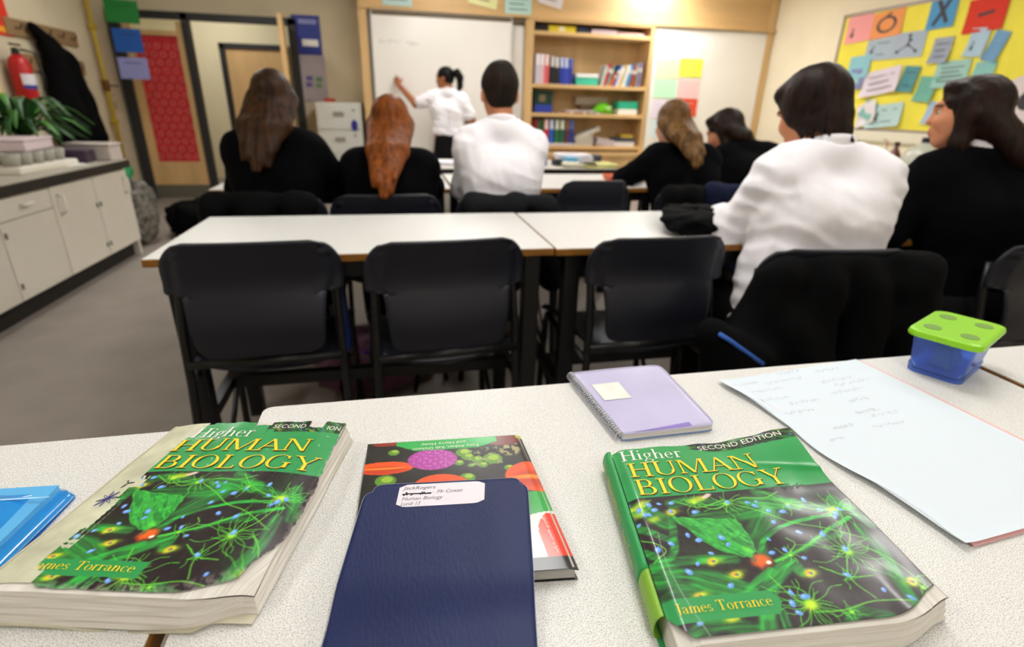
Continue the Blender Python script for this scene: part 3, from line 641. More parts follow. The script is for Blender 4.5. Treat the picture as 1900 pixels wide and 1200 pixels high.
mb.build('pen_doodle', PEN, t)
mb = MB()
for cx, cy, r, n in ((.09, .535, .03, 3),): doodle(cx, cy, r, n)
mb.build('pen_doodle', mat('black_pen', '#26262c', .5), t)

# ------------------------------------------------------------------ third book under the exercise book
Q3 = [(-.049, .542), (.13, .531), (.136, .325), (-.058, .345)]; f3 = bil(Q3); H3 = .0125
t = thing('textbook', 'textbook with orange and magenta cells on black cover, half under navy exercise book', 'book', (.04, .435, TZ)); tl = Vector(t.location)
def S3(u, v): x, y = f3(u, v); return x, y, TZ+H3+.0006+.0004*nz(np.asarray(u)*5, np.asarray(v)*5)-.002*sst(.05, -.01, 1-np.asarray(u))
S3l = loc(S3, tl)
def col3(u, v):
    c = np.zeros(u.shape+(3,)); c[:] = np.array([24, 22, 20])/255; c += (.02*nz(u*50, v*50))[..., None]
    def put(a, col): 
        nonlocal c
        a = np.clip(a, 0, 1)[..., None]; c = c*(1-a)+np.array(col)/255*a
    def disc(cx, cy, rx, ry, col, ed=.08): put(sst(1+ed, 1-ed, np.hypot((u-cx)/rx, (v-cy)/ry)), col)
    for x, y, r in ((.60, .86, .05), (.62, .82, .04), (.675, .79, .04), (.595, .64, .045), (.13, .65, .06), (.77, .79, .06), (.168, .9, .035), (.56, .77, .03), (.70, .74, .03), (.98, .55, .04), (.63, .74, .02), (.85, .70, .03)):
        disc(x, y, r, r*.8, (96, 146, 38)); disc(x+.008, y+.01, r*.55, r*.4, (160, 196, 60))
    put((nz(u*70, v*70, 4) > .35)*(np.abs(v-.82) < .08)*(np.abs(u-.74) < .12)*.8, (150, 160, 100))
    put((nz(u*60, v*60, 6) > .0)*sst(.09, .06, np.hypot(u-.89, v-.88)), (168, 160, 110))
    disc(.87, .965, .12, .06, (120, 40, 26)); disc(.99, .985, .03, .02, (200, 210, 50)); disc(.13, .985, .1, .02, (150, 50, 30))
    for x, y, rx, ry in ((.12, .76, .17, .056), (.44, .58, .16, .10), (1.0, .62, .19, .125)):
        disc(x, y, rx, ry, (240, 84, 20), .03); disc(x-.01, y-.02, rx*.75, ry*.55, (206, 60, 14), .4); disc(x-.01, y-.005, rx*.8, ry*.13, (252, 150, 40), .5)
    disc(.405, .815, .15, .095, (176, 58, 160), .04); put((nz(u*130, v*130, 2) > .25)*sst(1, .95, np.hypot((u-.405)/.15, (v-.815)/.095))*.6, (216, 120, 200))
    put((v > .905+.5*np.clip(.30-u, 0, 1)+.35*np.clip(u-.70, 0, 1))*(u > .185)*(u < .83)*1., (40, 178, 78))
    put((v < .50-.15*(u-.87)**2)*1., (40, 170, 66)); put((v < .335+.2*(u-.88))*1., (236, 234, 228))
    put((v < .34)*(u > .886+.07*np.clip((v-.22)/.12, 0, 1)**2)*1., (232, 62, 30)); put((v < .072)*1., (20, 19, 20))
    return c
MB().prism([tuple(np.array(f3(a, b))-np.array(tl[:2])) for a, b in ((0, 0), (1, 0), (1, 1), (0, 1))], 0, .0006).build('back_cover', BLACKM, t)
page_block([tuple(np.array(p)-np.array(tl[:2])) for p in (f3(.01, .985), f3(.985, .985), f3(.985, .012), f3(.01, .012))], .0007, lambda u, v: H3-.0002, t, mat('grey_pages', '#b7b4ae', .7, noise=(5, .25), stretch=(2, 2, 300)), flare=.0008)
c3 = printed('front_cover', S3l, lambda s, tt: (s, tt), col3, 150, 170, PRINT, t)
def turn(u, v): return tuple(map(float, S3l(1-u, 1-v)))      # lettering upside down
g, wd = sans('Tony Aitken, Rab Dickson'); letter('author_lettering', g, wd, turn, .29, .715, .066, .022, WTXT, c3, .0005, rise=.008)
g, wd = sans('and Harry Hoey'); letter('author_lettering', g, wd, turn, .37, .66, .028, .022, WTXT, c3, .0005, rise=.006)
def side(u, v): return tuple(map(float, S3l(.925+.03*v-.0+.02*u*0, .09+.22*u)))
g, wd = sans('Higher Human Biology'); letter('badge_lettering', g, wd, side, 0, 1, .1, .5, WTXT, c3, .0005)

# ------------------------------------------------------------------ navy exercise book
QJ = [(-.046, .46), (.118, .444), (.0754, .219), (-.0826, .234)]; fJ = bil(QJ)
t = thing('exercise_book', 'navy blue exercise book with a white handwritten name label', 'exercise book', (.02, .34, TZ)); tl = Vector(t.location)
def zJ(u, v): return .7775+.0125*sst(.30, .50, v)*.62+.0043*v-.0015*sst(.85, 1.0, u)*(1-v)
def SJ(u, v): x, y = fJ(u, v); return x, y, zJ(u, v)+.0006*nz(np.asarray(u)*6, np.asarray(v)*5)
SJl = loc(SJ, tl)
NAVY = mat('navy_card', '#1a2654', .5, spec=.28, noise=(14, .12), bump=(330, .5, .0007), stretch=(1, .35, 1))
def rc(u, v, r=.045):       # square -> rounded rectangle
    a, b = 2*u-1, 2*v-1; k = r*(max(0, abs(a)-.8)/.2)**2*(max(0, abs(b)-.8)/.2)**2
    return u-k*a, v-k*b
MB().shell(lambda u, v: tuple(map(float, SJl(*rc(u, v)))), 40, 40, (0, 0, -.0006)).build('front_cover', NAVY, t, smooth=True)
MB().shell(lambda u, v: (lambda p: (p[0], p[1], p[2]-.0009))(tuple(map(float, SJl(*rc(.01+.98*u, .008+.98*v))))), 30, 30, (0, 0, -.0026)).build('pages', PAGES, t)
MB().shell(lambda u, v: (lambda p: (p[0], p[1], p[2]-.0038))(tuple(map(float, SJl(*rc(u, v))))), 30, 30, (0, 0, -.0005)).build('back_cover', NAVY, t)
def edge_strip(u0, v0, u1, v1):
    return MB().tube([(lambda p: (p[0], p[1], p[2]-.0001))(tuple(map(float, SJl(*rc(u0+(u1-u0)*k/30, v0+(v1-v0)*k/30))))) for k in range(31)], .00035, 4)
WORN = mat('worn_edge', '#9fa6b8', .8)
for a in ((0, 0, 0, 1), (1, 0, 1, 1), (0, 1, 1, 1)): edge_strip(*a).build('worn_edge', WORN, t)
lab = MB().shell(lambda u, v: (lambda p: (p[0], p[1], p[2]+.0003))(tuple(map(float, SJl(*(lambda a: (.205+.525*a[0], .848+.14*a[1]))(rc(u, v, .1)))))), 16, 8, (0, 0, .0001)).build('name_label', mat('label_white', '#ece6ee', .6), t)
def lb(u, v): return tuple(map(float, SJl(.205+.525*u, .848+.14*v)))
HAND = mat('grey_biro', '#4a4658', .6)
for s, u0, u1, v0 in (('JackRogers', .05, .42, .76), ('Mr Cowan', .44, .74, .54), ('Human Biology', .05, .52, .28), ('Lundi 13', .05, .27, .06)):
    g, wd = sans(s, .25); letter('handwriting', g, wd, lb, u0, u1, v0, .15, HAND, lab, .0005)
g = scribble(60, .05, .40, .52, .12, 5)+[[(.08, .55), (.38, .52), (.38, .58), (.08, .6)]]; letter('crossing_out', g, 1, lb, 0, 1, 0, 1, INK, lab, .0005)

# ------------------------------------------------------------------ spiral notebook
t = thing('spiral_notebook', 'lilac wire-bound notebook with white square sticker', 'notebook', (.316, .6, TZ)); tl = Vector(t.location)
QS = [(.239, .682), (.39, .686), (.384, .515), (.251, .513)]; fS = bil(QS)
LIL = mat('lilac_plastic', '#c9c4e6', .25, spec=.5, noise=(9, .06), coat=.3)
def rcs(u, v): return rc(u, v, .02)
def pS(u, v, z): x, y = fS(u, v); return (float(x)-tl.x, float(y)-tl.y, z)
MB().shell(lambda u, v: pS(*rcs(.03+.97*u, v), .0006), 16, 16, (0, 0, .0008)).build('back_cover', mat('blue_plastic_cover', '#7f9bc8', .3), t)
MB().shell(lambda u, v: pS(*rcs(.04+.95*u, .01+.98*v), .0016), 16, 16, (0, 0, .0078)).build('pages', mat('notebook_pages', '#d5d2cc', .7, noise=(5, .3), stretch=(2, 2, 300)), t)
MB().shell(lambda u, v: pS(*rcs(.03+.97*u, v), .0098+.0012*math.sin(3*u)*v), 20, 20, (0, 0, .0008)).build('front_cover', LIL, t, smooth=True)
MB().shell(lambda u, v: pS(*rc(.12+.28*u, .475+.265*v, .12), .0113+.0012*math.sin(3*(.12+.28*u))*(.475+.265*v)), 10, 10, (0, 0, .0002)).build('sticker', mat('cream_sticker', '#eeece2', .6, noise=(60, .08)), t)
MB().shell(lambda u, v: pS(.15+.60*u, .012+.05*v*u, .0112), 6, 2, (0, 0, .0002)).build('purple_tab', mat('purple_tab', '#8d78c8', .4), t)
SW = mat('wire_binding', '#c9ccd6', .25, metal=.8)
for k in range(34):
    v = .02+.96*k/33; x, y, _ = pS(-.02, v, 0); x1 = pS(.05, v, 0)[0]
    a = [((x+x1)/2+(x1-x)*.55*math.cos(b), y+.0006*math.sin(b*.5), .0062+.0062*math.sin(b)) for b in np.linspace(0, 2*math.pi, 11)[:-1]]
    MB().tube(a, .0009, 5, closed=True).build('wire_loop', SW, t, smooth=True)

# ------------------------------------------------------------------ blue sheets with a pink sheet beneath
BLUP = mat('pale_blue_paper', '#dfeaf2', .75); PNKP = mat('pink_paper', '#f0b8b4', .75)
QP = [(.459, .634), (.738, .668), (.775, .315), (.504, .291)]
def paper(label, q, z0, m, lift, cat='paper', group=None):
    f = bil(q); c = [sum(p[i] for p in q)/4 for i in (0, 1)]
    t = thing('paper_sheet', label, cat, (c[0], c[1], TZ), 0, group)
    def g(u, v):
        x, y = f(u, v)
        if u < .02 and v < .97: x += .006*math.sin(v*11)+.004
        z = z0+lift*(max(0, (.12-u)/.12)**2*(.6+.4*math.sin(v*9))+max(0, (.06-v)/.06)**2*.5)+.0006*math.sin(u*4)*math.sin(v*6)+.0006
        return (float(x)-c[0], float(y)-c[1], z)
    MB().shell(g, 40, 40, (0, 0, .0002)).build('sheet', m, t, smooth=False)
    return t, g
paper('large pink sheet peeking out under the pale blue sheet', [(.478, .632), (.744, .667), (.783, .314), (.516, .290)], .0002, PNKP, .002)
tp, gp = paper('large pale blue sheet with faint pencil notes on the table', QP, .0016, BLUP, .006)
PENC = mat('pencil_grey', '#a9b0b6', .7)
mbp = []
for i, (u0, u1, v) in enumerate([(.38, .55, .975), (.62, .80, .945), (.05, .22, .94), (.24, .50, .92), (.55, .78, .86), (.10, .30, .87), (.60, .85, .82), (.08, .26, .80), (.5, .72, .77), (.20, .40, .75), (.52, .66, .70), (.10, .28, .69), (.45, .60, .62), (.5, .68, .585), (.22, .35, .56), (.42, .62, .52), (.12, .2, .50)]):
    g = scribble(34, u0, u1, v, .018, 40+i); letter('pencil_note', g, 1, lambda u, v_: gp(u, v_), 0, 1, 0, 1, PENC, tp, .0004)
g = scribble(2, .62, .80, .915, .001, 5)
# ------------------------------------------------------------------ lunch box
t = thing('lunch_box', 'blue translucent plastic lunch box with bright green lid', 'lunch box', (.866, .622, TZ), rad(26)); 
BBOX = mat('blue_translucent', '#8fb0ff', .22, spec=.5, trans=.8)
BBOX.node_tree.nodes['Principled BSDF'].inputs['IOR'].default_value = 1.12
LIDG = mat('green_plastic', '#8fd320', .32, spec=.5)
L0, W0 = .140, .088
def ringbox(zs): 
    mb = MB(); n = 5; vs = []
    for z, l, w_, r in zs: vs += [(x, y, z) for x, y in rrect(l, w_, r, n)]
    k = 4*(n+1); fs = [(a*k+i, a*k+(i+1) % k, (a+1)*k+(i+1) % k, (a+1)*k+i) for a in range(len(zs)-1) for i in range(k)]
    return mb.add(vs, fs), k, len(zs)
mb, k, m_ = ringbox([(.004, .112, .066, .012), (.0, .116, .070, .012), (.0, .120, .074, .014), (.012, .122, .076, .014), (.015, .119, .073, .014), (.06, .134, .082, .014), (.063, .144, .091, .016), (.066, .144, .091, .016), (.066, .130, .078, .014), (.016, .115, .069, .014), (.007, .108, .062, .012)])
mb.f.append(tuple(range(k-1, -1, -1))); mb.mi.append(0); mb.f.append(tuple((m_-1)*k+i for i in range(k))); mb.mi.append(0)
mb.build('body', BBOX, t, smooth=False, bevel=.0006)
mb, k, m_ = ringbox([(.066, .130, .078, .014), (.062, .150, .097, .018), (.066, .152, .099, .019), (.071, .149, .096, .018), (.0725, .140, .088, .016)])
mb.f.append(tuple((m_-1)*k+i for i in range(k))); mb.mi.append(0); mb.f.append(tuple(range(k-1, -1, -1))); mb.mi.append(0)
mb.build('lid', LIDG, t, smooth=False, bevel=.0006)
for sx, sy in ((-1, -1), (-1, 1), (1, -1), (1, 1)):
    MB().prism(ellip(sx*.038, sy*.024, .013, .012), .0723, .0731).build('lid_recess', mat('lid_recess', '#6f9a3a', .4), t)
MB().add(*(lambda f: f)(([(-.03, -.015, .008), (.035, -.018, .008), (.035, .016, .008), (-.03, .018, .008), (-.02, -.008, .04), (.03, -.006, .035), (.025, .012, .03), (-.025, .01, .045)], [(0, 3, 2, 1), (4, 5, 6, 7), (0, 1, 5, 4), (1, 2, 6, 5), (2, 3, 7, 6), (3, 0, 4, 7)]))).build('wrapped_snack', mat('snack_wrap', '#9aa88a', .4), t, bevel=.004)
# ------------------------------------------------------------------ blue plastic folder
t = thing('plastic_folder', 'bright blue glossy plastic folder at the left edge', 'folder', (-.42, .42, TZ)); tl = Vector(t.location)
QF = [(-.58, .545), (-.336, .527), (-.350, .39), (-.6, .405)]; fF = bil(QF)
def SFo(u, v, z): x, y = fF(u, v); return (float(x)-tl.x, float(y)-tl.y, z)
FOLD = mat('folder_blue', '#1e8fe0', .14, spec=.6, noise=(6, .12), coat=.5, bump=(14, .3, .002))
FOLDE = mat('folder_blue_edge', '#1668c0', .12, spec=.6, coat=.5)
MB().shell(lambda u, v: SFo(*rc(u, v), .0006+.0005*math.sin(u*5)), 12, 12, (0, 0, .0007)).build('back_sheet', FOLDE, t, smooth=True)
MB().shell(lambda u, v: SFo(*rc(.01+.93*u, .02+.93*v), .0018), 12, 12, (0, 0, .012)).build('contents', mat('folder_contents', '#5fb6ee', .4), t)
MB().shell(lambda u, v: SFo(*rc(u, v), .003+.0135*min(1, (1-u)/.16, (1-v)/.22+.12)+.0012*math.sin(u*7+v*4)), 30, 30, (0, 0, .0007)).build('front_sheet', FOLD, t, smooth=True)
MB().tube([SFo(.02+.95*k/10, .78, .0185) for k in range(11)], .0012, 6, flat=.4).build('fold_ridge', mat('folder_ridge', '#7cc4f4', .15), t)

# ================================================================== teaching wall
YW = 7.0
tw = thing('teaching_wall', 'maple wall unit framing the whiteboards and the bookshelf', 'wall unit', (0, YW, 0))
def pt(name, c, d, m=WOOD, par=tw, **k): return MB().box((c[0], c[1]-YW, c[2]), d).build(name, m, par, **k)
ZT = 2.135
pt('side_panel', (-.27, 7.2, 1.07), (.09, .4, ZT)); pt('back_panel', (.72, 7.37, 1.4), (1.9, .02, 1.6))
pt('header_panel', (2.32, 7.06, 2.43), (5.27, .03, .58), WOODH)
pt('header_edge', (2.32, 7.03, ZT+.01), (5.27, .09, .03), WOODH)
pt('side_panel', (1.66, 7.2, 1.06), (.1, .4, ZT-.02)); pt('side_panel', (3.24, 7.2, 1.35), (.05, .4, 1.56))
pt('back_panel', (2.45, 7.38, 1.3), (1.55, .02, 1.6)); pt('side_panel', (4.9, 7.05, 1.36), (.1, .06, 2.7))
for z in (1.985, 1.405, 1.07, .675): pt('shelf', (2.45, 7.19, z), (1.53, .37, .042), WOODH, bevel=.003)
pt('shelf_top', (2.45, 7.19, 2.12), (1.6, .39, .03), WOODH)
pt('ledge', (3.3, 7.12, .60), (3.3, .42, .05), WOODH); pt('lower_rail', (.7, 7.15, .56), (1.85, .3, .05), WOODH)
for k in range(4):
    d = pt('cupboard_door', (2.05+.83*k, 6.95, .31), (.815, .025, .52), WOOD, bevel=.003)
    MB().tube([(2.05+.83*k+.3, -.075, .45), (2.05+.83*k+.3, -.095, .45), (2.05+.83*k+.3, -.095, .36), (2.05+.83*k+.3, -.075, .36)], .006, 6).build('handle', mat('satin_steel', '#b0aca2', .3, metal=.9), d)
pt('cupboard_carcass', (3.3, 7.18, .30), (3.3, .4, .56), WOOD)
TRK = mat('board_track', '#6a5a44', .5)
pt('track', (.68, 7.1, 2.10), (1.86, .16, .05), TRK); pt('track', (-.205, 7.12, 1.36), (.03, .14, 1.5), mat('grey_track', '#8b8680', .4, metal=.5))
def board(name, label, x0, x1, y, z0, z1):
    t = thing(name, label, 'whiteboard', ((x0+x1)/2, y, z0)); w_, h = x1-x0, z1-z0
    MB().box((0, 0, h/2), (w_, .018, h)).build('panel', WHITEB, t)
    fm = mat('board_trim', '#d8d6d0', .35)
    for a, b in (((-w_/2, -.004, h/2), (.012, .026, h)), ((w_/2, -.004, h/2), (.012, .026, h)), ((0, -.004, 0), (w_, .026, .012)), ((0, -.004, h), (w_, .026, .012))): MB().box(a, b).build('edge_trim', fm, t)
    return t
b1 = board('whiteboard', 'large sliding whiteboard the girl is writing on', -.178, 1.44, 7.03, .61, 2.125)
board('whiteboard', 'second sliding whiteboard showing as a strip beside the bookshelf', .1, 1.60, 7.10, .70, 2.06)
board('whiteboard', 'wall whiteboard with coloured paper squares right of the bookshelf', 3.29, 4.85, 7.04, .64, 2.115)
for s, x0, x1, z in ((8, -.10, .14, 1.80), (9, .2, .35, 1.79)):
    g = scribble(22, x0, x1, z, .035, s); letter('marker_writing', [[(p[0]-.631, p[1]-.61) for p in q] for q in g], 1, lambda u, v: (u, -.0105, v), 0, 1, 0, 1, mat('marker_grey', '#8f8c88', .6), b1, 0)

def flat(name, label, cat, c, w_, h, axis, m, rot=0, curl=0., group=None, th=.0012, symbol=None, symm=None):
    """sheet on a wall. axis 'y': faces -Y, 'x': faces -X, 'X': faces +X"""
    t = thing(name, label, cat, c, 0, group)
    U = {'y': Vector((1, 0, 0)), 'x': Vector((0, -1, 0)), 'X': Vector((0, 1, 0))}[axis]; Nn = {'y': Vector((0, -1, 0)), 'x': Vector((-1, 0, 0)), 'X': Vector((1, 0, 0))}[axis]; V = Vector((0, 0, 1))
    ca, sa = math.cos(rad(rot)), math.sin(rad(rot)); U2 = ca*U+sa*V; V2 = -sa*U+ca*V
    def f(u, v):
        a, b = u-.5, v-.5
        return U2*(a*w_)+V2*(b*h)+Nn*(.002+curl*((2*a)**2*.5+max(0, -b*2)**2+.3*math.sin(5*a+3*b)))
    MB().shell(f, 8, 8, Nn*th).build('sheet', m, t)
    if symbol: 
        mb = MB()
        for q in symbol:
            if isinstance(q, list): mb.add([f(.5+x, .5+y)+Nn*(th+.0008) for x, y in q], [tuple(range(len(q)))])
        mb.build('printed_symbol', symm or INK, t)
    return t
def colm(h): return mat('card_'+h, h, .75)
def stroke(pts, w_): return [[(ax-(by-ay)/l*w_, ay+(bx-ax)/l*w_), (ax+(by-ay)/l*w_, ay-(bx-ax)/l*w_), (bx+(by-ay)/l*w_, by-(bx-ax)/l*w_), (bx-(by-ay)/l*w_, by+(bx-ax)/l*w_)] for (ax, ay), (bx, by) in zip(pts, pts[1:]) for l in [math.hypot(bx-ax, by-ay) or 1]]
LINES = lambda n, x0=-.35, x1=.35: [q for k in range(n) for q in stroke([(x0, .25-.5*k/max(1, n-1)), (x1-.12*(k % 2), .25-.5*k/max(1, n-1))], .018)]
XCHR = stroke([(-.22, .38), (0, .02), (.24, -.36)], .07)+stroke([(.22, .38), (0, .02), (-.26, -.38)], .07)
RINGS = stroke([(.28*math.cos(a), .28*math.sin(a)) for a in np.linspace(0, 2*math.pi, 13)], .045)+stroke([(-.05, .28), (.1, .42)], .04)
MOLE = stroke([(0, 0), (.0, .33)], .02)+stroke([(0, 0), (-.28, -.22)], .02)+stroke([(0, 0), (.26, -.24)], .02)+[ellip(x, y, .06, .07, 8) for x, y in ((0, 0), (0, .36), (-.3, -.25), (.28, -.27), (.05, .18))]
DOT = [ellip(-.25, -.2, .07, .1, 10)]+stroke([(-.25, -.1), (-.22, .05)], .03)
BUG = [ellip(-.28, -.1, .06, .1, 8)]+stroke([(-.28, 0), (-.2, .15)], .025)+LINES(2, -.1, .35)
# papers over the board
for c, w_, h, hx, rt, lb in (((.12, 7.04, 2.30), .33, .25, '#bcd8d2', 0, 'pale green notice pinned above the left whiteboard'), ((1.11, 7.04, 2.36), .34, .28, '#e8e6a8', -10, 'pale yellow notice tilted above the whiteboard'), ((1.515, 7.04, 2.27), .32, .22, '#bcded8', 0, 'pale blue notice with small print above the bookshelf edge'), ((1.92, 7.04, 2.40), .30, .26, '#e6dcdc', -12, 'pinkish white notice tilted above the bookshelf')):
    flat('notice', lb, 'notice', c, w_, h, 'y', colm(hx), rt, .004, 'notices over the boards', symbol=LINES(3) if rt == 0 else LINES(2))
# coloured squares on the right whiteboard
for c, hx, lb in (((3.50, 7.028, 1.66), '#eef0b4', 'cream'), ((3.83, 7.028, 1.675), '#e4e640', 'bright yellow'), ((3.50, 7.028, 1.42), '#bfeec4', 'mint green'), ((3.83, 7.028, 1.425), '#f2c6c2', 'pink'), ((3.51, 7.028, 1.17), '#e4d6e6', 'pale lilac'), ((3.83, 7.028, 1.20), '#e24a2c', 'red'), ((3.52, 7.028, .93), '#d6e6ea', 'pale blue')):
    flat('paper_square', lb+' paper square stuck on the right whiteboard', 'paper', c, .32, .215, 'y', colm(hx), 0, .003, 'paper squares', symbol=LINES(3), symm=mat('faint_ink', '#b9b6ac', .7))

# ------------------------------------------------------------------ bookshelf contents
def binder(label, x, z, w_, h, col, tilt=0, spine_label=None, dep=.26, group=None, y=7.06):
    t = thing('ring_binder', label, 'binder', (x, y, z), 0, group); t.rotation_euler = (0, rad(tilt), 0)
    m = mat('binder_'+col, col, .4)
    MB().box((0, dep/2, h/2), (w_, dep, h)).build('cover', m, t, bevel=.004)
    if spine_label: MB().box((0, -.0006, h*.62), (w_*.66, .002, h*.36)).build('spine_label', colm(spine_label), t)
    MB().lathe([(w_*.2, -.002), (w_*.2, .002), (w_*.08, .0025)], n=12).build('finger_ring', mat('satin_steel', '#b0aca2', .3), t).rotation_euler = (rad(90), 0, 0)
    t.children[-1].location = (0, -.0012, h*.2)
    return t
def book(label, x, z, w_, h, col, tilt=0, dep=.2, group=None, band='#e8e4d8', y=7.07):
    t = thing('book', label, 'book', (x, y, z), 0, group); t.rotation_euler = (0, rad(tilt), 0)
    m = mat('cover_'+col, col, .45); e = .0025
    MB().box((-w_/2+e/2, dep/2, h/2), (e, dep, h)).box((w_/2-e/2, dep/2, h/2), (e, dep, h)).box((0, e/2, h/2), (w_, e, h)).build('cover', m, t)
    MB().box((0, dep/2, h/2), (w_-2*e, dep-.006, h-.008)).build('pages', PAPERW, t)
    MB().box((0, -.0005, h*.7), (w_*.8, .001, h*.16)).build('spine_band', colm(band), t)
    return t
S1, S2, S3_, S4 = 2.006, 1.427, 1.092, .697
gb = 'binders on the upper shelf'
for x, w_, h, c, lbl, sl in ((1.785, .055, .335, '#c9c4d8', 'pale lilac patterned binder at left end of the upper shelf', '#f0eef0'), (1.842, .055, .335, '#d8b8c0', 'pale pink binder with white stripe on the upper shelf', '#f0e8ea'), (1.902, .06, .33, '#d65a5e', 'white and red binder beside the black binders', '#f0e0de'),
                              (1.975, .065, .315, '#1a1a20', 'left one of two black binders on the upper shelf', '#cfcac4'), (2.045, .06, .305, '#202024', 'right one of two black binders on the upper shelf', '#d8d4d0'),
                              (2.108, .055, .305, '#2a3a9c', 'blue binder next to the black binders', '#c9cfe8'), (2.166, .055, .302, '#3246b4', 'middle one of three blue binders', '#ccd4ec'), (2.224, .055, .298, '#263488', 'blue binder leaning at the end of its row', '#5668b8')):
    binder(lbl, x, S1-.58, w_, h, c, -3 if x > 2.0 else 0, sl, group=gb)
t = thing('storage_box', 'low turquoise tray with white lid on the upper shelf', 'box', (2.44, 7.08, S2)); MB().box((0, .1, .045), (.29, .22, .09)).build('tray', colm('#3fb89a'), t, bevel=.006); MB().box((0, .1, .112), (.30, .23, .04)).build('lid', colm('#e6e8e6'), t, bevel=.006)
for x, h, w_, c, tl_, lb in ((2.64, .25, .03, '#c8c8c4', 14, 'pale grey book leaning first in the right row'), (2.68, .27, .03, '#c23a3e', 16, 'red book leaning in the right row of the upper shelf'), (2.715, .25, .025, '#6aa89a', 18, 'sea green book leaning in the right row'), (2.755, .19, .03, '#e0602a', 30, 'short orange book leaning steeply'), (2.80, .26, .03, '#3458a8', 18, 'blue book leaning beside the orange one'), (2.845, .24, .03, '#e4e0e0', 16, 'white book leaning in the right row'), (2.885, .25, .028, '#dcc88c', 14, 'sand yellow book leaning in the right row'), (2.935, .26, .035, '#e6e6e2', 14, 'thick white book leaning in the right row'), (2.985, .26, .03, '#4a9ad0', 12, 'sky blue book leaning in the right row'), (3.04, .25, .035, '#a8502c', 10, 'rust brown book leaning at the right end'), (3.10, .285, .02, '#a59fa4', 4, 'thin grey book upright at the right end'), (3.15, .29, .03, '#8a7f9a', 2, 'mauve book upright against the shelf side')):
    book(lb, x, S2, w_, h, c, tl_, group='books on the upper shelf')
# top shelf
t = thing('box_file', 'yellow box file lying on the top shelf', 'box file', (2.07, 7.08, S1)); MB().box((0, .1, .035), (.36, .24, .07)).build('box', colm('#e0cc30'), t, bevel=.005); MB().box((0, -.021, .035), (.07, .003, .04)).build('label_tag', colm('#f0ecd8'), t)
for x, w_, h, c, lb in ((1.83, .16, .085, '#241e22', 'dark box at left end of the top shelf'), (2.34, .13, .07, '#2a3450', 'dark blue box on the top shelf'), (2.62, .34, .055, '#c9b8c0', 'pinkish paper pile on the top shelf'), (2.98, .34, .035, '#d8b8b4', 'flat pink folder pile on the top shelf')):
    t = thing('storage_box', lb, 'box', (x, 7.08, S1)); MB().box((0, .1, h*.4), (w_, .24, h*.8)).build('base', colm(c), t, bevel=.004); MB().box((0, .1, h*.9), (w_*.96, .235, h*.2)).build('lid', colm(c), t, bevel=.003)
# third shelf
t = thing('storage_box', 'dark green and blue game box standing on the third shelf', 'box', (1.885, 7.08, S3_)); MB().box((0, .08, .13), (.235, .16, .26)).build('body', colm('#1c3a30'), t, bevel=.004); MB().box((0, -.001, .05), (.23, .004, .09)).build('blue_panel', colm('#2c3f9c'), t); MB().box((-.02, -.002, .17), (.08, .004, .08)).build('picture', colm('#7a6a50'), t)
for k, (x, z, rz, c) in enumerate(((2.12, 0, 4, '#a04a58'), (2.18, .018, -8, '#d8d0d0'), (2.3, .0, 6, '#7a3a44'), (2.38, .02, 15, '#c8c2c4'), (2.48, .0, -5, '#8a8a90'))):
    book(('wine red', 'white', 'maroon', 'pale grey', 'grey')[k]+' book lying flat in the middle of the third shelf', x, S3_+z+.012, .02, .2, c, 90, .15, 'flat books on the third shelf')
t = thing('paper_tray', 'shallow grey wooden tray at the back of the third shelf', 'tray', (2.58, 7.2, S3_)); MB().box((0, .06, .16), (.44, .06, .1)).build('tray', colm('#a69a86'), t, bevel=.004); MB().box((0, .06, .06), (.3, .04, .12)).build('stand', colm('#77624a'), t)
t = thing('pencil_pouch', 'bright green pouch with white pattern on the third shelf', 'pouch', (2.72, 7.12, S3_))
MB().grid(lambda u, v: ((u-.5)*.30, .05+.06*math.sin(math.pi*v*2)*math.sin(math.pi*u), .005+.14*math.sin(math.pi*u)**.5*(.5-.5*math.cos(2*math.pi*v))), 14, 14).build('pouch', colm('#76d81e'), t, smooth=True)
for x, z in ((.03, .07), (.075, .085), (.055, .045)): MB().lathe([(.016, 0), (.022, .008), (.01, .014)], n=8).build('white_patch', PAPERW, t).location = (x, -.03, z)
t = thing('storage_box', 'turquoise box on a white one, right end of third shelf', 'box', (3.03, 7.08, S3_)); MB().box((0, .1, .115), (.27, .22, .09)).build('upper_box', colm('#2fae86'), t, bevel=.005); MB().box((0, .1, .033), (.27, .22, .066)).build('lower_box', colm('#e8e4dc'), t, bevel=.005)
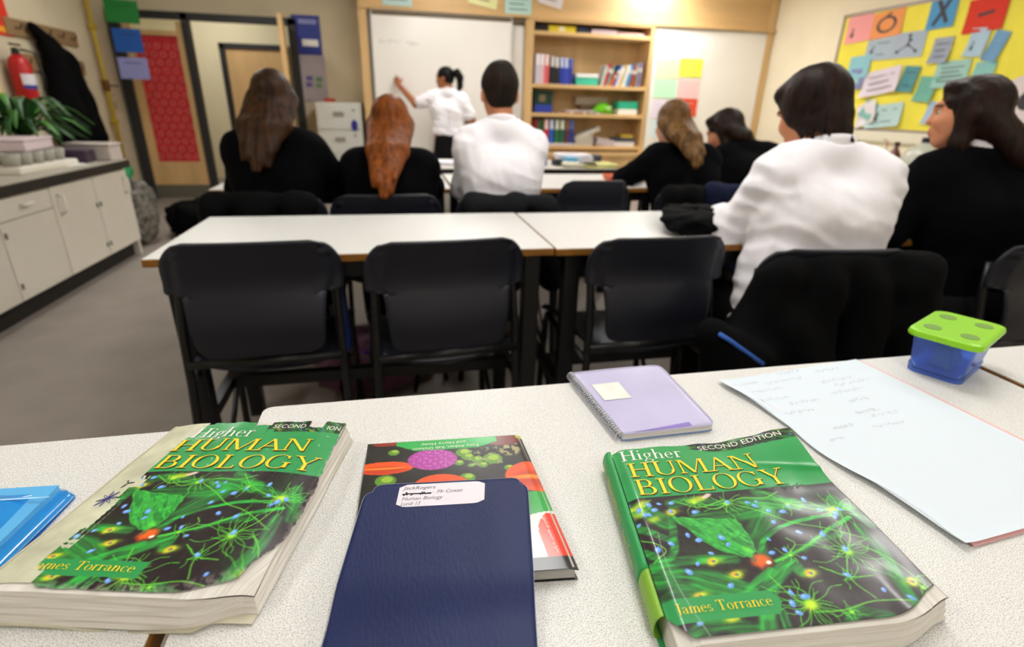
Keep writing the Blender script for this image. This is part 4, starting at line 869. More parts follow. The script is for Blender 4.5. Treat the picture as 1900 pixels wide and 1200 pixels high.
# bottom shelf
gl = 'lever arch files on the bottom shelf'
for k, (x, c, s, lb) in enumerate(((1.79, '#a82a2e', '#7d2a2c', 'dark red lever arch file at the left end of the bottom shelf'), (1.855, '#1f6a3a', '#1f5a38', 'green lever arch file beside the dark red one'), (1.93, '#c43038', '#e6dcd4', 'red lever arch file with white label'), (2.0, '#2a56b4', '#dce0ea', 'blue lever arch file with white label'), (2.075, '#2a6a44', '#e4e2d4', 'green lever arch file with cream label, left of two'), (2.145, '#24583a', '#e8e4d0', 'green lever arch file with cream label, right of two'), (2.215, '#5a3040', '#8a6a50', 'plum lever arch file near the row end'), (2.275, '#26347c', '#5a68a0', 'navy lever arch file ending the bottom row'))):
    binder(lb, x, S4, .062, .315, c, 0, s, group=gl)
for k, (x, z, w_, h, rt, c, lb) in enumerate(((2.10, 0, .42, .03, 0, '#d8ccc8', 'pinkish papers lying before the lever arch files'), (2.46, .0, .26, .13, 0, '#b8b0a4', 'grey stack of papers on the bottom shelf'), (2.52, .135, .34, .05, -22, '#c9c3b8', 'bundle of papers leaning on the grey stack'), (2.76, 0, .28, .09, 8, '#c0b4b8', 'slumped pile of pale papers'), (3.02, 0, .3, .055, 0, '#e2dcd8', 'white paper pile at right end of bottom shelf'), (3.02, .057, .28, .05, 0, '#3c4454', 'dark blue box lying on the white paper pile'), (3.06, .109, .18, .04, 0, '#b89a34', 'mustard yellow tin on the dark blue box'))):
    t = thing('paper_stack', lb, 'papers', (x, 7.0 if k == 0 else 7.07, S4+z)); n = max(2, int(h/.016))
    for j in range(n): MB().box((random.uniform(-.01, .01), .1, h*(j+.5)/n), (w_*random.uniform(.94, 1), .2, h/n*.96), rot=Matrix.Rotation(rad(random.uniform(-3, 3)), 3, 'Z')).build('layer', colm(c), t)
    t.rotation_euler = (0, rad(rt), 0)

# ------------------------------------------------------------------ filing cabinet, poster
GREYM = mat('cabinet_grey', '#c4c4bb', .45)
t = thing('filing_cabinet', 'pale grey metal filing cabinet between the door and the whiteboard', 'filing cabinet', (-.61, 7.03, 0))
MB().box((0, .1, .575), (.50, .5, 1.15)).build('body', GREYM, t, bevel=.005)
for k in range(4):
    z = .15+.277*k; d = MB().box((0, -.155, z+.01), (.475, .02, .262)).build('drawer', GREYM, t, bevel=.003)
    MB().box((0, -.172, z+.05), (.12, .02, .045)).build('handle', mat('handle_grey', '#8d8580', .4), d, bevel=.006)
    MB().box((.17, -.168, z+.09), (.02, .008, .02)).build('lock', BLACKM, d)
MB().prism(ellip(.17, 0, .037, .062), 0, .004, fr=lambda x, y, z: (x, -.17-z, .905+y)).build('sticker', mat('royal_blue', '#1d1f7c', .4), t)
t2 = thing('box_file', 'small red box on top of the filing cabinet', 'box', (-.72, 7.12, 1.15)); MB().box((0, .05, .02), (.12, .16, .04)).build('box', colm('#a8402c'), t2, bevel=.004); MB().box((0, .05, .043), (.1, .14, .006)).build('lid', colm('#c0503a'), t2)
t = thing('wall_poster', 'tall poster, blue above and grey below, beside the door', 'poster', (-.93, 7.39, 1.65))
MB().box((0, -.004, .22), (.31, .004, .41)).build('blue_half', mat('poster_blue', '#27388f', .4), t); MB().box((.02, -.004, -.24), (.31, .004, .50)).build('grey_half', mat('poster_grey', '#a79fa6', .4, noise=(2, .2)), t)
g, wd = sans('SCIENCE'); 
MB().box((.03, -.0075, .14), (.18, .002, .07)).build('white_panel', PAPERW, t); MB().box((.02, -.0075, .36), (.2, .002, .05)).build('heading_bar', colm('#8a92c8'), t)
for x, z, c in ((-.02, -.24, '#5a5a9c'), (.09, -.25, '#5f8a5c'), (-.03, -.31, '#6a5a98'), (.08, -.32, '#6a9460')): MB().box((x, -.0075, z), (.07, .002, .05)).build('emblem', colm(c), t)

# ------------------------------------------------------------------ hanging cards near the door
for i, (z, w_, h, hx, lb) in enumerate(((1.955, .31, .21, '#1f7a34', 'green card at the top of the hanging string'), (1.69, .265, .22, '#1d56a6', 'blue card in the middle of the hanging string'), (1.43, .28, .205, '#8f90c4', 'lilac card at the bottom of the hanging string'))):
    flat('hanging_card', lb+' by the door', 'card', (-2.64, 6.9, z), w_, h, 'y', colm(hx), -2 if i == 0 else 0, .003, 'hanging cards', symbol=LINES(1, -.3, .3), symm=mat('card_ink', '#2c3a5c', .7) if i else mat('card_ink_green', '#14501f', .7))
st = MB().tube([(-2.64, 6.902, ZC), (-2.64, 6.902, 1.4)], .0015, 5).build('string', PAPERW); tag(st, 'thin string carrying three coloured cards by the door', 'string')

# ------------------------------------------------------------------ left counter
CX, CY0, CY1, CZ = -1.95, .4, 4.66, .72
wt = thing('worktop', 'long grey laboratory worktop with black edge along the left wall', 'worktop', ((CX+XL)/2, (CY0+CY1)/2, .66)); wy = (CY0+CY1)/2; wx = (CX+XL)/2
MB().box((0, 0, .03), (CX-XL-.005, CY1-CY0, .052)).build('slab', mat('worktop_black', '#1a1712', .4), wt, bevel=.003)
MB().box((0, 0, .058), (CX-XL-.012, CY1-CY0-.006, .005)).build('surface', mat('worktop_grey', '#b7b2a4', .4, noise=(120, .1)), wt)
ym = [CY1-.035, 4.135, 3.64, 3.15, 2.55, 1.95, 1.35, .75]
PULL = mat('white_pull', '#e4e0d4', .4)
labs = ['nearest the door', 'second from the door', 'with a drawer, third from the door', 'fourth from the door', 'fifth from the door', 'sixth from the door', 'farthest from the door']
for k in range(7):
    y1, y0 = ym[k], ym[k+1]; t = thing('base_cabinet', 'white base cupboard '+labs[k]+' under the left worktop', 'cupboard', ((CX+XL)/2, (y0+y1)/2, 0), 0, 'white base cupboards')
    D = CX-XL-.08; fx = D/2
    MB().box((0, 0, .39), (D-.02, y1-y0-.002, .53)).build('carcass', WHITEM, t); MB().box((-.03, 0, .06), (D-.06, y1-y0, .12)).build('plinth', mat('plinth_black', '#15120f', .6), t)
    w_ = y1-y0-.008
    if k >= 2 and k % 2 == 0:
        dr = MB().box((fx, 0, .595), (.02, w_, .11)).build('drawer', WHITEM, t, bevel=.002); MB().tube([(fx+.01, -.04, .6), (fx+.035, -.04, .6), (fx+.035, .04, .6), (fx+.01, .04, .6)], .006, 6).build('handle', PULL, dr)
        z1 = .535
    else: z1 = .652
    dd = MB().box((fx, 0, (.125+z1)/2), (.02, w_, z1-.125)).build('door', WHITEM, t, bevel=.002)
    hy = -w_/2+.06 if k == 1 else w_/2-.07
    if k in (0, 1, 3, 5): MB().tube([(fx+.01, hy, .60), (fx+.04, hy, .595), (fx+.042, hy, .545), (fx+.04, hy, .5), (fx+.01, hy, .49)], .008, 8).build('handle', PULL, dd, smooth=True)
    for hz_ in (.2, .47): MB().box((fx+.012, w_/2*(-1 if k != 1 else 1)+(.02 if k != 1 else -.02), hz_), (.01, .012, .03)).build('hinge', mat('hinge_grey', '#6d675c', .4), dd)
MB().box((CX-.05-(CX-XL)/2+.02, CY1-.015, .33), (CX-XL-.06, .03, .66)).build('end_panel', WHITEM, thing('end_panel', 'white end panel of the left counter facing the door', 'panel', (0, 0, 0)))

# clutter on the left counter
def soft_box(name, label, cat, c, d, col, rz=0, group=None, lid=None):
    t = thing(name, label, cat, c, rad(rz), group); MB().box((0, 0, d[2]*.42), (d[0], d[1], d[2]*.84)).build('body', mat('box_'+col, col, .55), t, bevel=min(d)*.12)
    MB().box((0, 0, d[2]*.92), (d[0]*1.03, d[1]*1.03, d[2]*.16)).build('lid', mat('box_'+(lid or col), lid or col, .55), t, bevel=min(d)*.05); return t
t = thing('egg_tray', 'white moulded tray of small pots on the left counter', 'tray', (-2.3, 3.95, CZ))
MB().box((0, 0, .02), (.42, .62, .04)).build('tray', mat('tray_white', '#e2ddd0', .6), t, bevel=.01)
for i in range(3):
    for j in range(5): MB().lathe([(.04, 0), (.05, .07), (.044, .072), (.036, .01)], (-.13+.13*i, -.23+.115*j, .04), 10).build('pot', mat('pot_grey', '#cfcdc4' if (i+j) % 2 else '#a8a69c', .5), t, smooth=True)
soft_box('parcel', 'rumpled pink and white bag on the tray of pots', 'bag', (-2.33, 4.0, CZ+.113), (.34, .4, .07), '#e2cfd4', 8)
soft_box('storage_box', 'dark purple box on the left counter near the end', 'box', (-2.19, 4.38, CZ), (.24, .16, .09), '#3d2c40', 5, lid='#584a5e')
soft_box('storage_box', 'white carton behind the purple box at the counter end', 'box', (-2.13, 4.57, CZ), (.30, .16, .12), '#c9bfb8', -4)
t = thing('paper_sheet', 'loose white papers lying on the counter before the purple box', 'paper', (-2.25, 4.18, CZ))
for a in range(3): MB().box((.04*a, .03*a, .001+.0012*a), (.21, .29, .001), rot=rad(20*a)).build('sheet', PAPERW, t)
# potted plant
t = thing('potted_plant', 'leafy green spider plant in a terracotta pot on the left counter', 'plant', (-2.62, 4.72-.0, CZ))
t.location = (-2.46, 4.42, CZ)
MB().lathe([(.07, 0), (.095, .13), (.105, .13), (.105, .16), (.092, .16), (.085, .13), (.02, .125)], n=18).build('pot', mat('terracotta', '#9a4a26', .7), t, smooth=True)
LEAF = mat('leaf_green', '#2f5c2c', .45, noise=(5, .4))
for k in range(58):
    a = 2*math.pi*k*.381966; ln = random.uniform(.24, .42); up = random.uniform(.10, .32); w_ = random.uniform(.018, .03)
    def lf(u, v, a=a, ln=ln, up=up, w_=w_):
        r = ln*u; z = .13+up*math.sin(min(1, u*1.05)*math.pi*.72)*1.1-.10*u*u; h = w_*math.sin(math.pi*(.08+.92*u))**.7*(v-.5)*2
        return (r*math.cos(a)-h*math.sin(a), r*math.sin(a)+h*math.cos(a), z+abs(v-.5)*.01)
    MB().grid(lf, 9, 2).build('leaf', LEAF if k % 5 else mat('leaf_light', '#4f8c3a', .45), t, smooth=True, solid=.0015)
# coat rails, coats, extinguisher, posters, pipe on the left wall
rail = mat('rail_wood', '#8f7350', .55)
for z, y0, y1, lb in ((1.655, 5.55, 6.62, 'upper'), (1.40, 5.55, 6.63, 'lower')):
    t = thing('coat_rail', lb+' wooden coat rail on the left wall', 'coat rail', (XL, (y0+y1)/2, z)); MB().box((.012, 0, 0), (.024, y1-y0, .13)).build('board', rail, t, bevel=.003)
    for k in range(5): MB().tube([(.024, -.42+.21*k, .0), (.06, -.42+.21*k, -.01), (.075, -.42+.21*k, .03)], .006, 6).build('hook', BLACKM, t)
t = thing('fire_extinguisher', 'red fire extinguisher hanging on the left wall', 'fire extinguisher', (-2.895, 5.42, 1.08))
MB().lathe([(.065, 0), (.075, .02), (.075, .28), (.06, .33), (.03, .36)], n=18).build('cylinder', mat('extinguisher_red', '#b3181c', .35), t, smooth=True)
MB().lathe([(.026, .355), (.026, .40), (.018, .41)], n=12).build('valve', BLACKM, t); MB().box((.02, -.02, .43), (.02, .12, .015)).build('lever', BLACKM, t); MB().tube([(.02, .03, .4), (.09, .08, .38), (.1, .1, .2), (.09, .09, .1)], .011, 7).build('hose', BLACKM, t, smooth=True)
MB().grid(lambda u, v: (.0765*math.cos(-1.2+1.6*u), .0765*math.sin(-1.2+1.6*u), .13+.09*v), 8, 1).build('label', mat('ext_label', '#d8d4dc', .5), t, solid=.001)
MB().grid(lambda u, v: (.0772*math.cos(-1.2+1.6*u), .0772*math.sin(-1.2+1.6*u), .11+.03*v), 8, 1).build('label_stripe', mat('ext_blue', '#2c3a8c', .5), t, solid=.001)
flat('wall_poster', 'red poster with yellow edge at the upper left corner', 'poster', (XL+.004, 5.43, 1.84), .42, .52, 'X', colm('#d8321e'), 0, .004, symbol=stroke([(-.45, -.4), (.45, -.42)], .04), symm=colm('#e8a020'))
flat('wall_poster', 'small yellow notice low at the left edge above the plant', 'poster', (XL+.004, 5.12, 1.16), .3, .22, 'X', colm('#e0c224'), 0, .003, symbol=LINES(2))
t = thing('gas_pipe', 'yellow gas pipe with valve running down the corner', 'pipe', (XL+.06, 6.9, 0)); YP = mat('yellow_pipe', '#b0951e', .45)
MB().tube([(0, 0, ZC), (0, 0, .05)], .02, 10).build('pipe', YP, t, smooth=True); MB().tube([(0, 0, 1.31), (0, 0, 1.2)], .032, 10).build('valve', mat('brass', '#6a4a1c', .4, metal=.6), t); MB().tube([(0, 0, 1.26), (.12, -.02, 1.25)], .008, 6).build('lever', BLACKM, t)
MB().tube([(-.03, 0, .9), (.03, 0, .9)], .026, 8).build('clip', YP, t); MB().tube([(-.03, 0, 1.8), (.03, 0, 1.8)], .026, 8).build('clip', YP, t)
t = thing('light_switch', 'double light switch on the wall beside the door frame', 'switch', (XL+.004, 7.1, 1.1)); MB().box((.006, 0, 0), (.012, .09, .15)).build('plate', mat('switch_plate', '#a89c84', .5), t, bevel=.003); MB().box((.014, 0, .03), (.006, .05, .05)).build('rocker', mat('switch_rocker', '#c9bfa6', .4), t)

# ------------------------------------------------------------------ noticeboard and right wall
NX = XR-.004
t = thing('noticeboard', 'large yellow noticeboard with grey frame on the right wall', 'noticeboard', (NX, 4.25, 1.59))
MB().box((-.008, 0, 0), (.016, 3.10, 1.12)).build('yellow_backing', mat('yellow_backing', '#eee04c', .7, noise=(3, .06)), t)
FG = mat('frame_grey', '#9a8d84', .4)
for a, d in (((-.012, 0, .57), (.026, 3.16, .03)), ((-.012, 0, -.57), (.026, 3.16, .03)), ((-.012, 1.56, 0), (.026, .03, 1.14)), ((-.012, -1.56, 0), (.026, .03, 1.14))): MB().box(a, d).build('frame_rail', FG, t)
BX = NX-.019
TEAL, PB, WH = '#7fb4b0', '#8fb8cc', '#dcd6dc'
for (y0, z1, y1, z0), hx, rt, cu, sy, lb in [
    ((5.74, 2.145, 5.40, 1.885), '#f0a0a0', 3, .004, DOT, 'pink sheet with a small dark mark, upper left corner of noticeboard'), ((5.41, 2.135, 5.03, 1.895), '#ee9a5c', 3, .004, RINGS, 'orange sheet with a ring-shaped drawing'),
    ((5.40, 1.90, 5.07, 1.69), '#a9bac8', 0, .004, BUG, 'grey sheet with a small dark mark and text'), ((5.08, 1.915, 4.72, 1.69), '#a9b6c6', 0, .004, MOLE, 'grey sheet with a three-armed molecule drawing'),
    ((4.76, 2.18, 4.49, 1.91), '#4f98c8', 2, .004, XCHR, 'blue sheet with a large black cross shape'), ((4.38, 2.10, 4.04, 1.84), '#d4341f', 2, .006, stroke([(-.2, 0), (.2, .06)], .05), 'red sheet at the top of noticeboard'),
    ((4.62, 1.83, 4.43, 1.62), '#9aa4b4', 0, .02, LINES(3), 'grey folded leaflet with white edge under the blue cross'), ((4.29, 1.87, 4.12, 1.65), '#a9c4d6', -3, .015, DOT, 'pale blue leaflet under the red sheet'), ((4.10, 1.83, 3.97, 1.60), '#6f9cc0', -14, .012, None, 'steel blue leaflet tilted right of the pale blue leaflet'),
    ((5.60-.02, 1.745, 5.30, 1.53), '#8cc4d0', 2, .015, None, 'light blue folded card over the left frame edge'), ((5.53, 1.62, 5.33, 1.42), '#7f88b4', 0, .02, None, 'indigo card under the light blue one'), ((5.33, 1.60, 4.88, 1.36), '#ddd2de', 8, .03, LINES(3), 'large pinkish white curling sheet'),
    ((5.30, 1.29, 5.06, 1.06), '#e0dade', 20, .03, None, 'white sheet hanging at the lower left corner'), ((4.87, 1.61, 4.69, 1.38), '#4f8f98', -5, .02, LINES(2), 'dark teal leaflet in the middle of noticeboard'), ((4.66, 1.51, 4.47, 1.29), '#6fae9c', -4, .02, None, 'green leaflet with white edge above the window bottles'),
    ((4.52, 1.63, 4.20, 1.41), '#9cc4bc', 2, .015, LINES(4), 'pale sea green sheet with text'), ((4.16, 1.60, 3.98, 1.47), '#88c0b8', -3, .015, None, 'small turquoise card behind the dark-haired girl'), ((5.16, 1.27, 4.75, 1.05), '#b4d0d0', 6, .02, BUG, 'pale teal sheet with a dark spot at the bottom edge'),
    ((5.25, 1.30, 5.08, 1.13), TEAL, -20, .02, None, 'teal strip under the large curling sheet'), ((5.62-.08, 1.53, 5.34, 1.42), '#a8d0cc', 0, .01, None, 'mint card tucked under the light blue folded card'), ((4.50, 1.29, 4.36, 1.09), '#a9c0d8', -8, .015, None, 'pale blue strip beside the girl in profile'),
    ((3.87, 1.50, 3.45, 1.12), '#dccfd2', 24, .01, [ellip(.05, -.05, .22, .2, 14)], 'white poster with a dark round picture at the right edge')]:
    flat('pinned_sheet', lb, 'paper', (BX, (y0+y1)/2, (z0+z1)/2), abs(y0-y1), z1-z0, 'x', colm(hx), rt, cu, 'sheets on the noticeboard', symbol=sy, symm=mat('dark_print', '#38343c', .6))
tr2 = struct('trim_2', MB().box((XR-.02, 3.2, .96), (.04, 6.6, .10)), mat('trunking_white', '#e2dcc8', .5), bevel=.004)
RC = 3.92
t = thing('worktop', 'grey laboratory worktop with dark edge along the right wall', 'worktop', ((RC+XR)/2, 3.3, .655)); MB().box((0, 0, .025), (XR-RC-.005, 6.2, .045)).build('slab', MATS['worktop_black'], t, bevel=.003); MB().box((0, 0, .05), (XR-RC-.012, 6.19, .005)).build('surface', mat('worktop_pale', '#cfcabb', .4), t)
for k in range(5):
    y = .8+1.2*k; t = thing('base_cabinet', 'white base cupboard under the right worktop, '+['first from the near end', 'second from the near end', 'middle one', 'second from the far end', 'first from the far end'][k], 'cupboard', ((RC+XR)/2-.02, y, 0), 0, 'right base cupboards')
    MB().box((.02, 0, .38), (XR-RC-.1, 1.195, .54)).build('carcass', WHITEM, t); MB().box((.05, 0, .055), (XR-RC-.14, 1.19, .11)).build('plinth', MATS['plinth_black'], t)
    for s in (-1, 1):
        d = MB().box((-(XR-RC)/2+.06, s*.3, .38), (.02, .59, .52)).build('door', WHITEM, t, bevel=.002); MB().tube([(-(XR-RC)/2+.05, s*.08, .55), (-(XR-RC)/2+.025, s*.08, .55), (-(XR-RC)/2+.025, s*.08, .47), (-(XR-RC)/2+.05, s*.08, .47)], .006, 6).build('handle', PULL, d)
ZR_ = .708
AMB = mat('amber_glass', '#5a1f0c', .12, spec=.6); GLS = mat('cloudy_plastic', '#cfd0c2', .25, spec=.5, trans=.25)
t = thing('bottle', 'dark amber bottle on the right worktop under the noticeboard', 'bottle', (4.42, 4.22, ZR_)); MB().lathe([(.045, 0), (.05, .01), (.05, .13), (.02, .18), (.02, .21)], n=16).build('body', AMB, t, smooth=True); MB().lathe([(.024, .205), (.024, .235), (.01, .237)], n=12).build('cap', mat('cap_dark', '#3a1c14', .5), t)
t = thing('carboy', 'cloudy domed plastic jar with dark cap on the right worktop', 'jar', (4.48, 3.98, ZR_)); MB().lathe([(.16, 0), (.17, .015), (.17, .09), (.15, .16), (.10, .21), (.05, .235), (.045, .25)], n=24).build('body', GLS, t, smooth=True); MB().lathe([(.05, .245), (.05, .285), (.03, .288)], n=14).build('cap', mat('cap_navy', '#1c1c30', .4), t)
for a in (3.6, 4.3): MB().tube([(.155*math.cos(a), .155*math.sin(a), .07), (.20*math.cos(a), .20*math.sin(a), .07)], .018, 8).build('tap', mat('tap_green', '#2c7a3c', .4), t)
t = thing('bottle', 'white wash bottle beside the amber bottle on right worktop', 'bottle', (4.55, 4.45, ZR_)); MB().lathe([(.04, 0), (.045, .01), (.045, .12), (.018, .16), (.018, .17)], n=16).build('body', mat('wash_white', '#e4e0d2', .4), t, smooth=True); MB().tube([(0, 0, .17), (0, 0, .22), (-.05, 0, .25)], .005, 6).build('spout', mat('spout_red', '#b84a30', .4), t)

# ------------------------------------------------------------------ teacher bench and its clutter
t = thing('teacher_bench', 'pale teacher bench with thick black edge before the whiteboard', 'bench', (.66, 3.80, 0))
MB().box((0, 0, .755), (1.62, .62, .045)).build('top_slab', MATS['worktop_black'], t, bevel=.004); MB().box((0, 0, .779), (1.61, .61, .005)).build('top_surface', mat('bench_pale', '#e4dfd4', .35), t)
MB().box((0, .02, .40), (1.5, .5, .66)).build('cupboard', WHITEM, t, bevel=.004); MB().box((0, .02, .035), (1.46, .46, .07)).build('plinth', MATS['plinth_black'], t)
BZ = .782
soft_box('storage_box', 'royal blue box on the teacher bench behind the boy', 'box', (.96, 3.72, BZ), (.12, .12, .055), '#2f4aa8')
soft_box('tape_dispenser', 'small black tape dispenser on the teacher bench', 'dispenser', (1.10, 3.70, BZ), (.06, .09, .04), '#22232a')
soft_box('storage_box', 'small light blue box on the teacher bench', 'box', (1.22, 3.78, BZ), (.09, .09, .05), '#6fb4dc')
soft_box('box_file', 'flat dark grey file on the teacher bench', 'file', (1.40, 3.98, BZ), (.22, .12, .05), '#4a4a52', 4)
for k, (x, y, z, c, lb) in enumerate(((.25, 3.7, 0, '#f0eef4', 'bright white papers at the left end of teacher bench'), (.5, 3.66, 0, '#e6e4ea', 'white papers left of the seated boy on teacher bench'), (1.24, 3.62, 0, '#d6d2bc', 'cream papers in the middle of teacher bench'), (1.36, 3.60, 0, '#d8d68c', 'pale yellow papers near right end of teacher bench'), (1.29, 3.93, .0, '#ece8f0', 'white papers heaped at the back of teacher bench'))):
    t = thing('paper_stack', lb, 'papers', (x, y, BZ+z))
    for j in range(5 if k != 4 else 12): MB().box((random.uniform(-.01, .01), random.uniform(-.01, .01), .002+.005*j), (.24, .17, .0045), rot=rad(random.uniform(-14, 14))).build('sheet', colm(c), t)
# on the front desks
for x, y, rz, lb in ((-.44, 2.85, 8, 'white exercise paper under the hand of the brown-haired girl'), (.05, 2.86, 0, 'white paper before the ginger-haired girl'), (.47, 2.87, 3, 'white paper before the cropped-haired boy'), (1.52, 2.86, -8, 'white paper before the fair-haired girl'), (2.0, 2.9, 12, 'white paper before the bending girl')):
    t = thing('paper_sheet', lb, 'paper', (x, y, .7702), rad(rz)); MB().shell(lambda u, v: ((u-.5)*.21, (v-.5)*.29, .0004+.001*math.sin(u*3)), 6, 6, (0, 0, .0006)).build('sheet', PAPERW, t)
    g = scribble(30, -.08, .08, .08, .01, 60); letter('handwriting', g, 1, lambda u, v: (u, v, .003), 0, 1, 0, 1, PENC, t, 0)
t = thing('pencil_case', 'purple pencil case on the front table beside the fair-haired girl', 'pencil case', (1.50, 3.13, .7702), rad(15)); MB().tube([(-.1, 0, .035), (-.095, 0, .035), (0, 0, .038), (.095, 0, .035), (.1, 0, .035)], [.01, .033, .036, .033, .01], 12).build('case', mat('purple_cloth', '#4a2f80', .7), t, smooth=True); MB().box((0, 0, .0735), (.18, .006, .004)).build('zip', PAPERW, t)
t = thing('pencil_tray', 'orange open tray on the front table left of the fair-haired girl', 'tray', (1.31, 3.0, .7702), rad(5))
mb, k, m_ = ringbox([(.0, .22, .12, .02), (.03, .25, .15, .03), (.03, .24, .14, .028), (.006, .21, .11, .02)]); mb.f += [tuple(range(k-1, -1, -1)), tuple((m_-1)*k+i for i in range(k))]; mb.mi += [0, 0]; mb.build('tray', mat('orange_plastic', '#e0602a', .4), t)
for j in range(4): MB().tube([(-.08, -.03+.02*j, .02), (.09, -.035+.022*j, .024)], .004, 6).build('pencil', colm(('#e4e0d8', '#c8c4bc', '#d09040', '#e8e8f0')[j]), t)

# bags
def lumpy(name, label, cat, c, d, m, seed, rz=0, group=None, extra=None):
    t = thing(name, label, cat, c, rad(rz), group); r = np.random.default_rng(seed); ph = r.uniform(0, 6, 12)
    def f(u, v):
        a = 2*math.pi*u; b = math.pi*(v-.5); cb = abs(math.cos(b))**.6*math.copysign(1, math.cos(b)); sb = abs(math.sin(b))**.7*math.copysign(1, math.sin(b))
        k = 1+.09*math.sin(3*a+ph[0]+2*b)+.06*math.sin(5*a+4*b+ph[1])+.05*math.sin(9*a-6*b+ph[2])+.03*math.sin(14*a+ph[3]+9*b)
        x, y = abs(math.cos(a))**.8*math.copysign(1, math.cos(a)), abs(math.sin(a))**.8*math.copysign(1, math.sin(a))
        return (d[0]/2*cb*x*k, d[1]/2*cb*y*k, max(0, d[2]/2*(1+sb*(k if sb > 0 else 1))))
    MB().grid(f, 40, 22).build('body', m, t, smooth=True)
    if extra: extra(t)
    return t
def straps(t, d, m):
    for s in (-1, 1): MB().tube([(s*d[0]*.2, -d[1]*.3, d[2]*.9), (s*d[0]*.25, -d[1]*.5, d[2]*1.02), (s*d[0]*.3, -d[1]*.62, d[2]*.5), (s*d[0]*.28, -d[1]*.55, d[2]*.1)], .012, 6, flat=.4).build('strap', m, t, smooth=True)
PUR = mat('purple_nylon', '#5a2f49', .5, noise=(9, .5), sheen=.2)
lumpy('school_bag', 'dark purple school bag on the floor under the middle chairs', 'bag', (-.14, 2.18, 0), (.50, .34, .22), PUR, 2, 10, extra=lambda t: (straps(t, (.50, .34, .22), BLACKC), MB().tube([(-.1, -.1, .19), (0, -.13, .21), (.12, -.1, .19)], .006, 5).build('zip', mat('violet_zip', '#4a3ab0', .4), t)))
lumpy('school_bag', 'black school bag on the floor by the door', 'bag', (-1.72, 5.3, 0), (.62, .4, .30), BLACKC, 3, 0, extra=lambda t: straps(t, (.62, .4, .3), BLACKC))
PAT = mat('patterned_cloth', '#3a3834', .7, noise=(26, .5, '#8a8478'))
lumpy('school_bag', 'grey patterned bag standing against the end of the counter', 'bag', (-2.18, 5.0, 0), (.36, .34, .5), PAT, 4, 0, extra=lambda t: straps(t, (.36, .34, .5), BLACKC))
lumpy('gym_bag', 'small bright green bag on top of the patterned bag', 'bag', (-2.18, 5.0, .52), (.16, .14, .12), mat('green_nylon', '#1f8a54', .5), 5, 0, extra=lambda t: MB().tube([(0, 0, .11), (.02, 0, .15), (.05, 0, .11)], .005, 5).build('strap', BLACKC, t))
lumpy('school_bag', 'black bag lying on the table left of the white-shirted boy', 'bag', (1.02, 1.68, .7702), (.24, .36, .07), BLACKC, 6, -22, extra=lambda t: (MB().tube([(-.10+.025*k, .15+.008*math.sin(k*2), .045+.006*math.sin(k*3.1)) for k in range(9)], .014, 6).build('gathered_edge', BLACKC, t, smooth=True)))
t = thing('plastic_folder', 'royal blue folder standing beside the leftmost empty chair', 'folder', (-.178, 1.56, .462)); MB().box((0, 0, .1), (.012, .10, .20), rot=Matrix.Rotation(rad(-4), 3, 'Y')).build('cover', mat('royal_plastic', '#1c46b4', .35), t, bevel=.003); MB().box((.0, .003, .1), (.005, .095, .206), rot=Matrix.Rotation(rad(-4), 3, 'Y')).build('papers', PAPERW, t)

# ================================================================== people: smooth bodies from blended round cones
def sd_cone(P, a, b, ra, rb):
    a = np.asarray(a, float); b = np.asarray(b, float); ba = b-a; l2 = ba@ba+1e-12
    t = np.clip(((P-a)@ba)/l2, 0, 1); return np.linalg.norm(P-a-t[:, None]*ba, axis=1)-(ra+(rb-ra)*t)
def sd_ell(P, c, r, R=None):
    q = P-np.asarray(c, float)
    if R is not None: q = q@R
    r = np.asarray(r, float); k0 = np.linalg.norm(q/r, axis=1); k1 = np.linalg.norm(q/(r*r), axis=1)+1e-9
    return k0*(k0-1)/k1
def smin(a, b, k):
    h = np.clip(.5+.5*(b-a)/k, 0, 1); return b+(a-b)*h-k*h*(1-h)
def prim(P, p): return sd_cone(P, *p[1:5]) if p[0] == 'c' else sd_ell(P, *p[1:4])
def union(P, prims, k):
    d = None
    for p in prims:
        e = prim(P, p); kk = p[-1] if isinstance(p[-1], float) and len(p) == (6 if p[0] == 'c' else 5) else k
        d = e if d is None else smin(d, e, kk)
    return d
def pn(P, s, seed=0):
    x, y, z = (P*s).T; v = 0
    for i, (a, b, c, p) in enumerate(((1, .6, .8, .3), (-.7, 1.2, .5, 1.9), (.9, -.8, 1.3, 4.), (-1.9, 1.4, -1.1, .8), (2.3, 1.9, 1.7, 2.9))):
        v = v+np.sin(a*x+b*y+c*z+p+seed+.9*np.sin(c*x-a*y+b*z*.7+seed*2))/(1+.5*i)
    return v/2.5
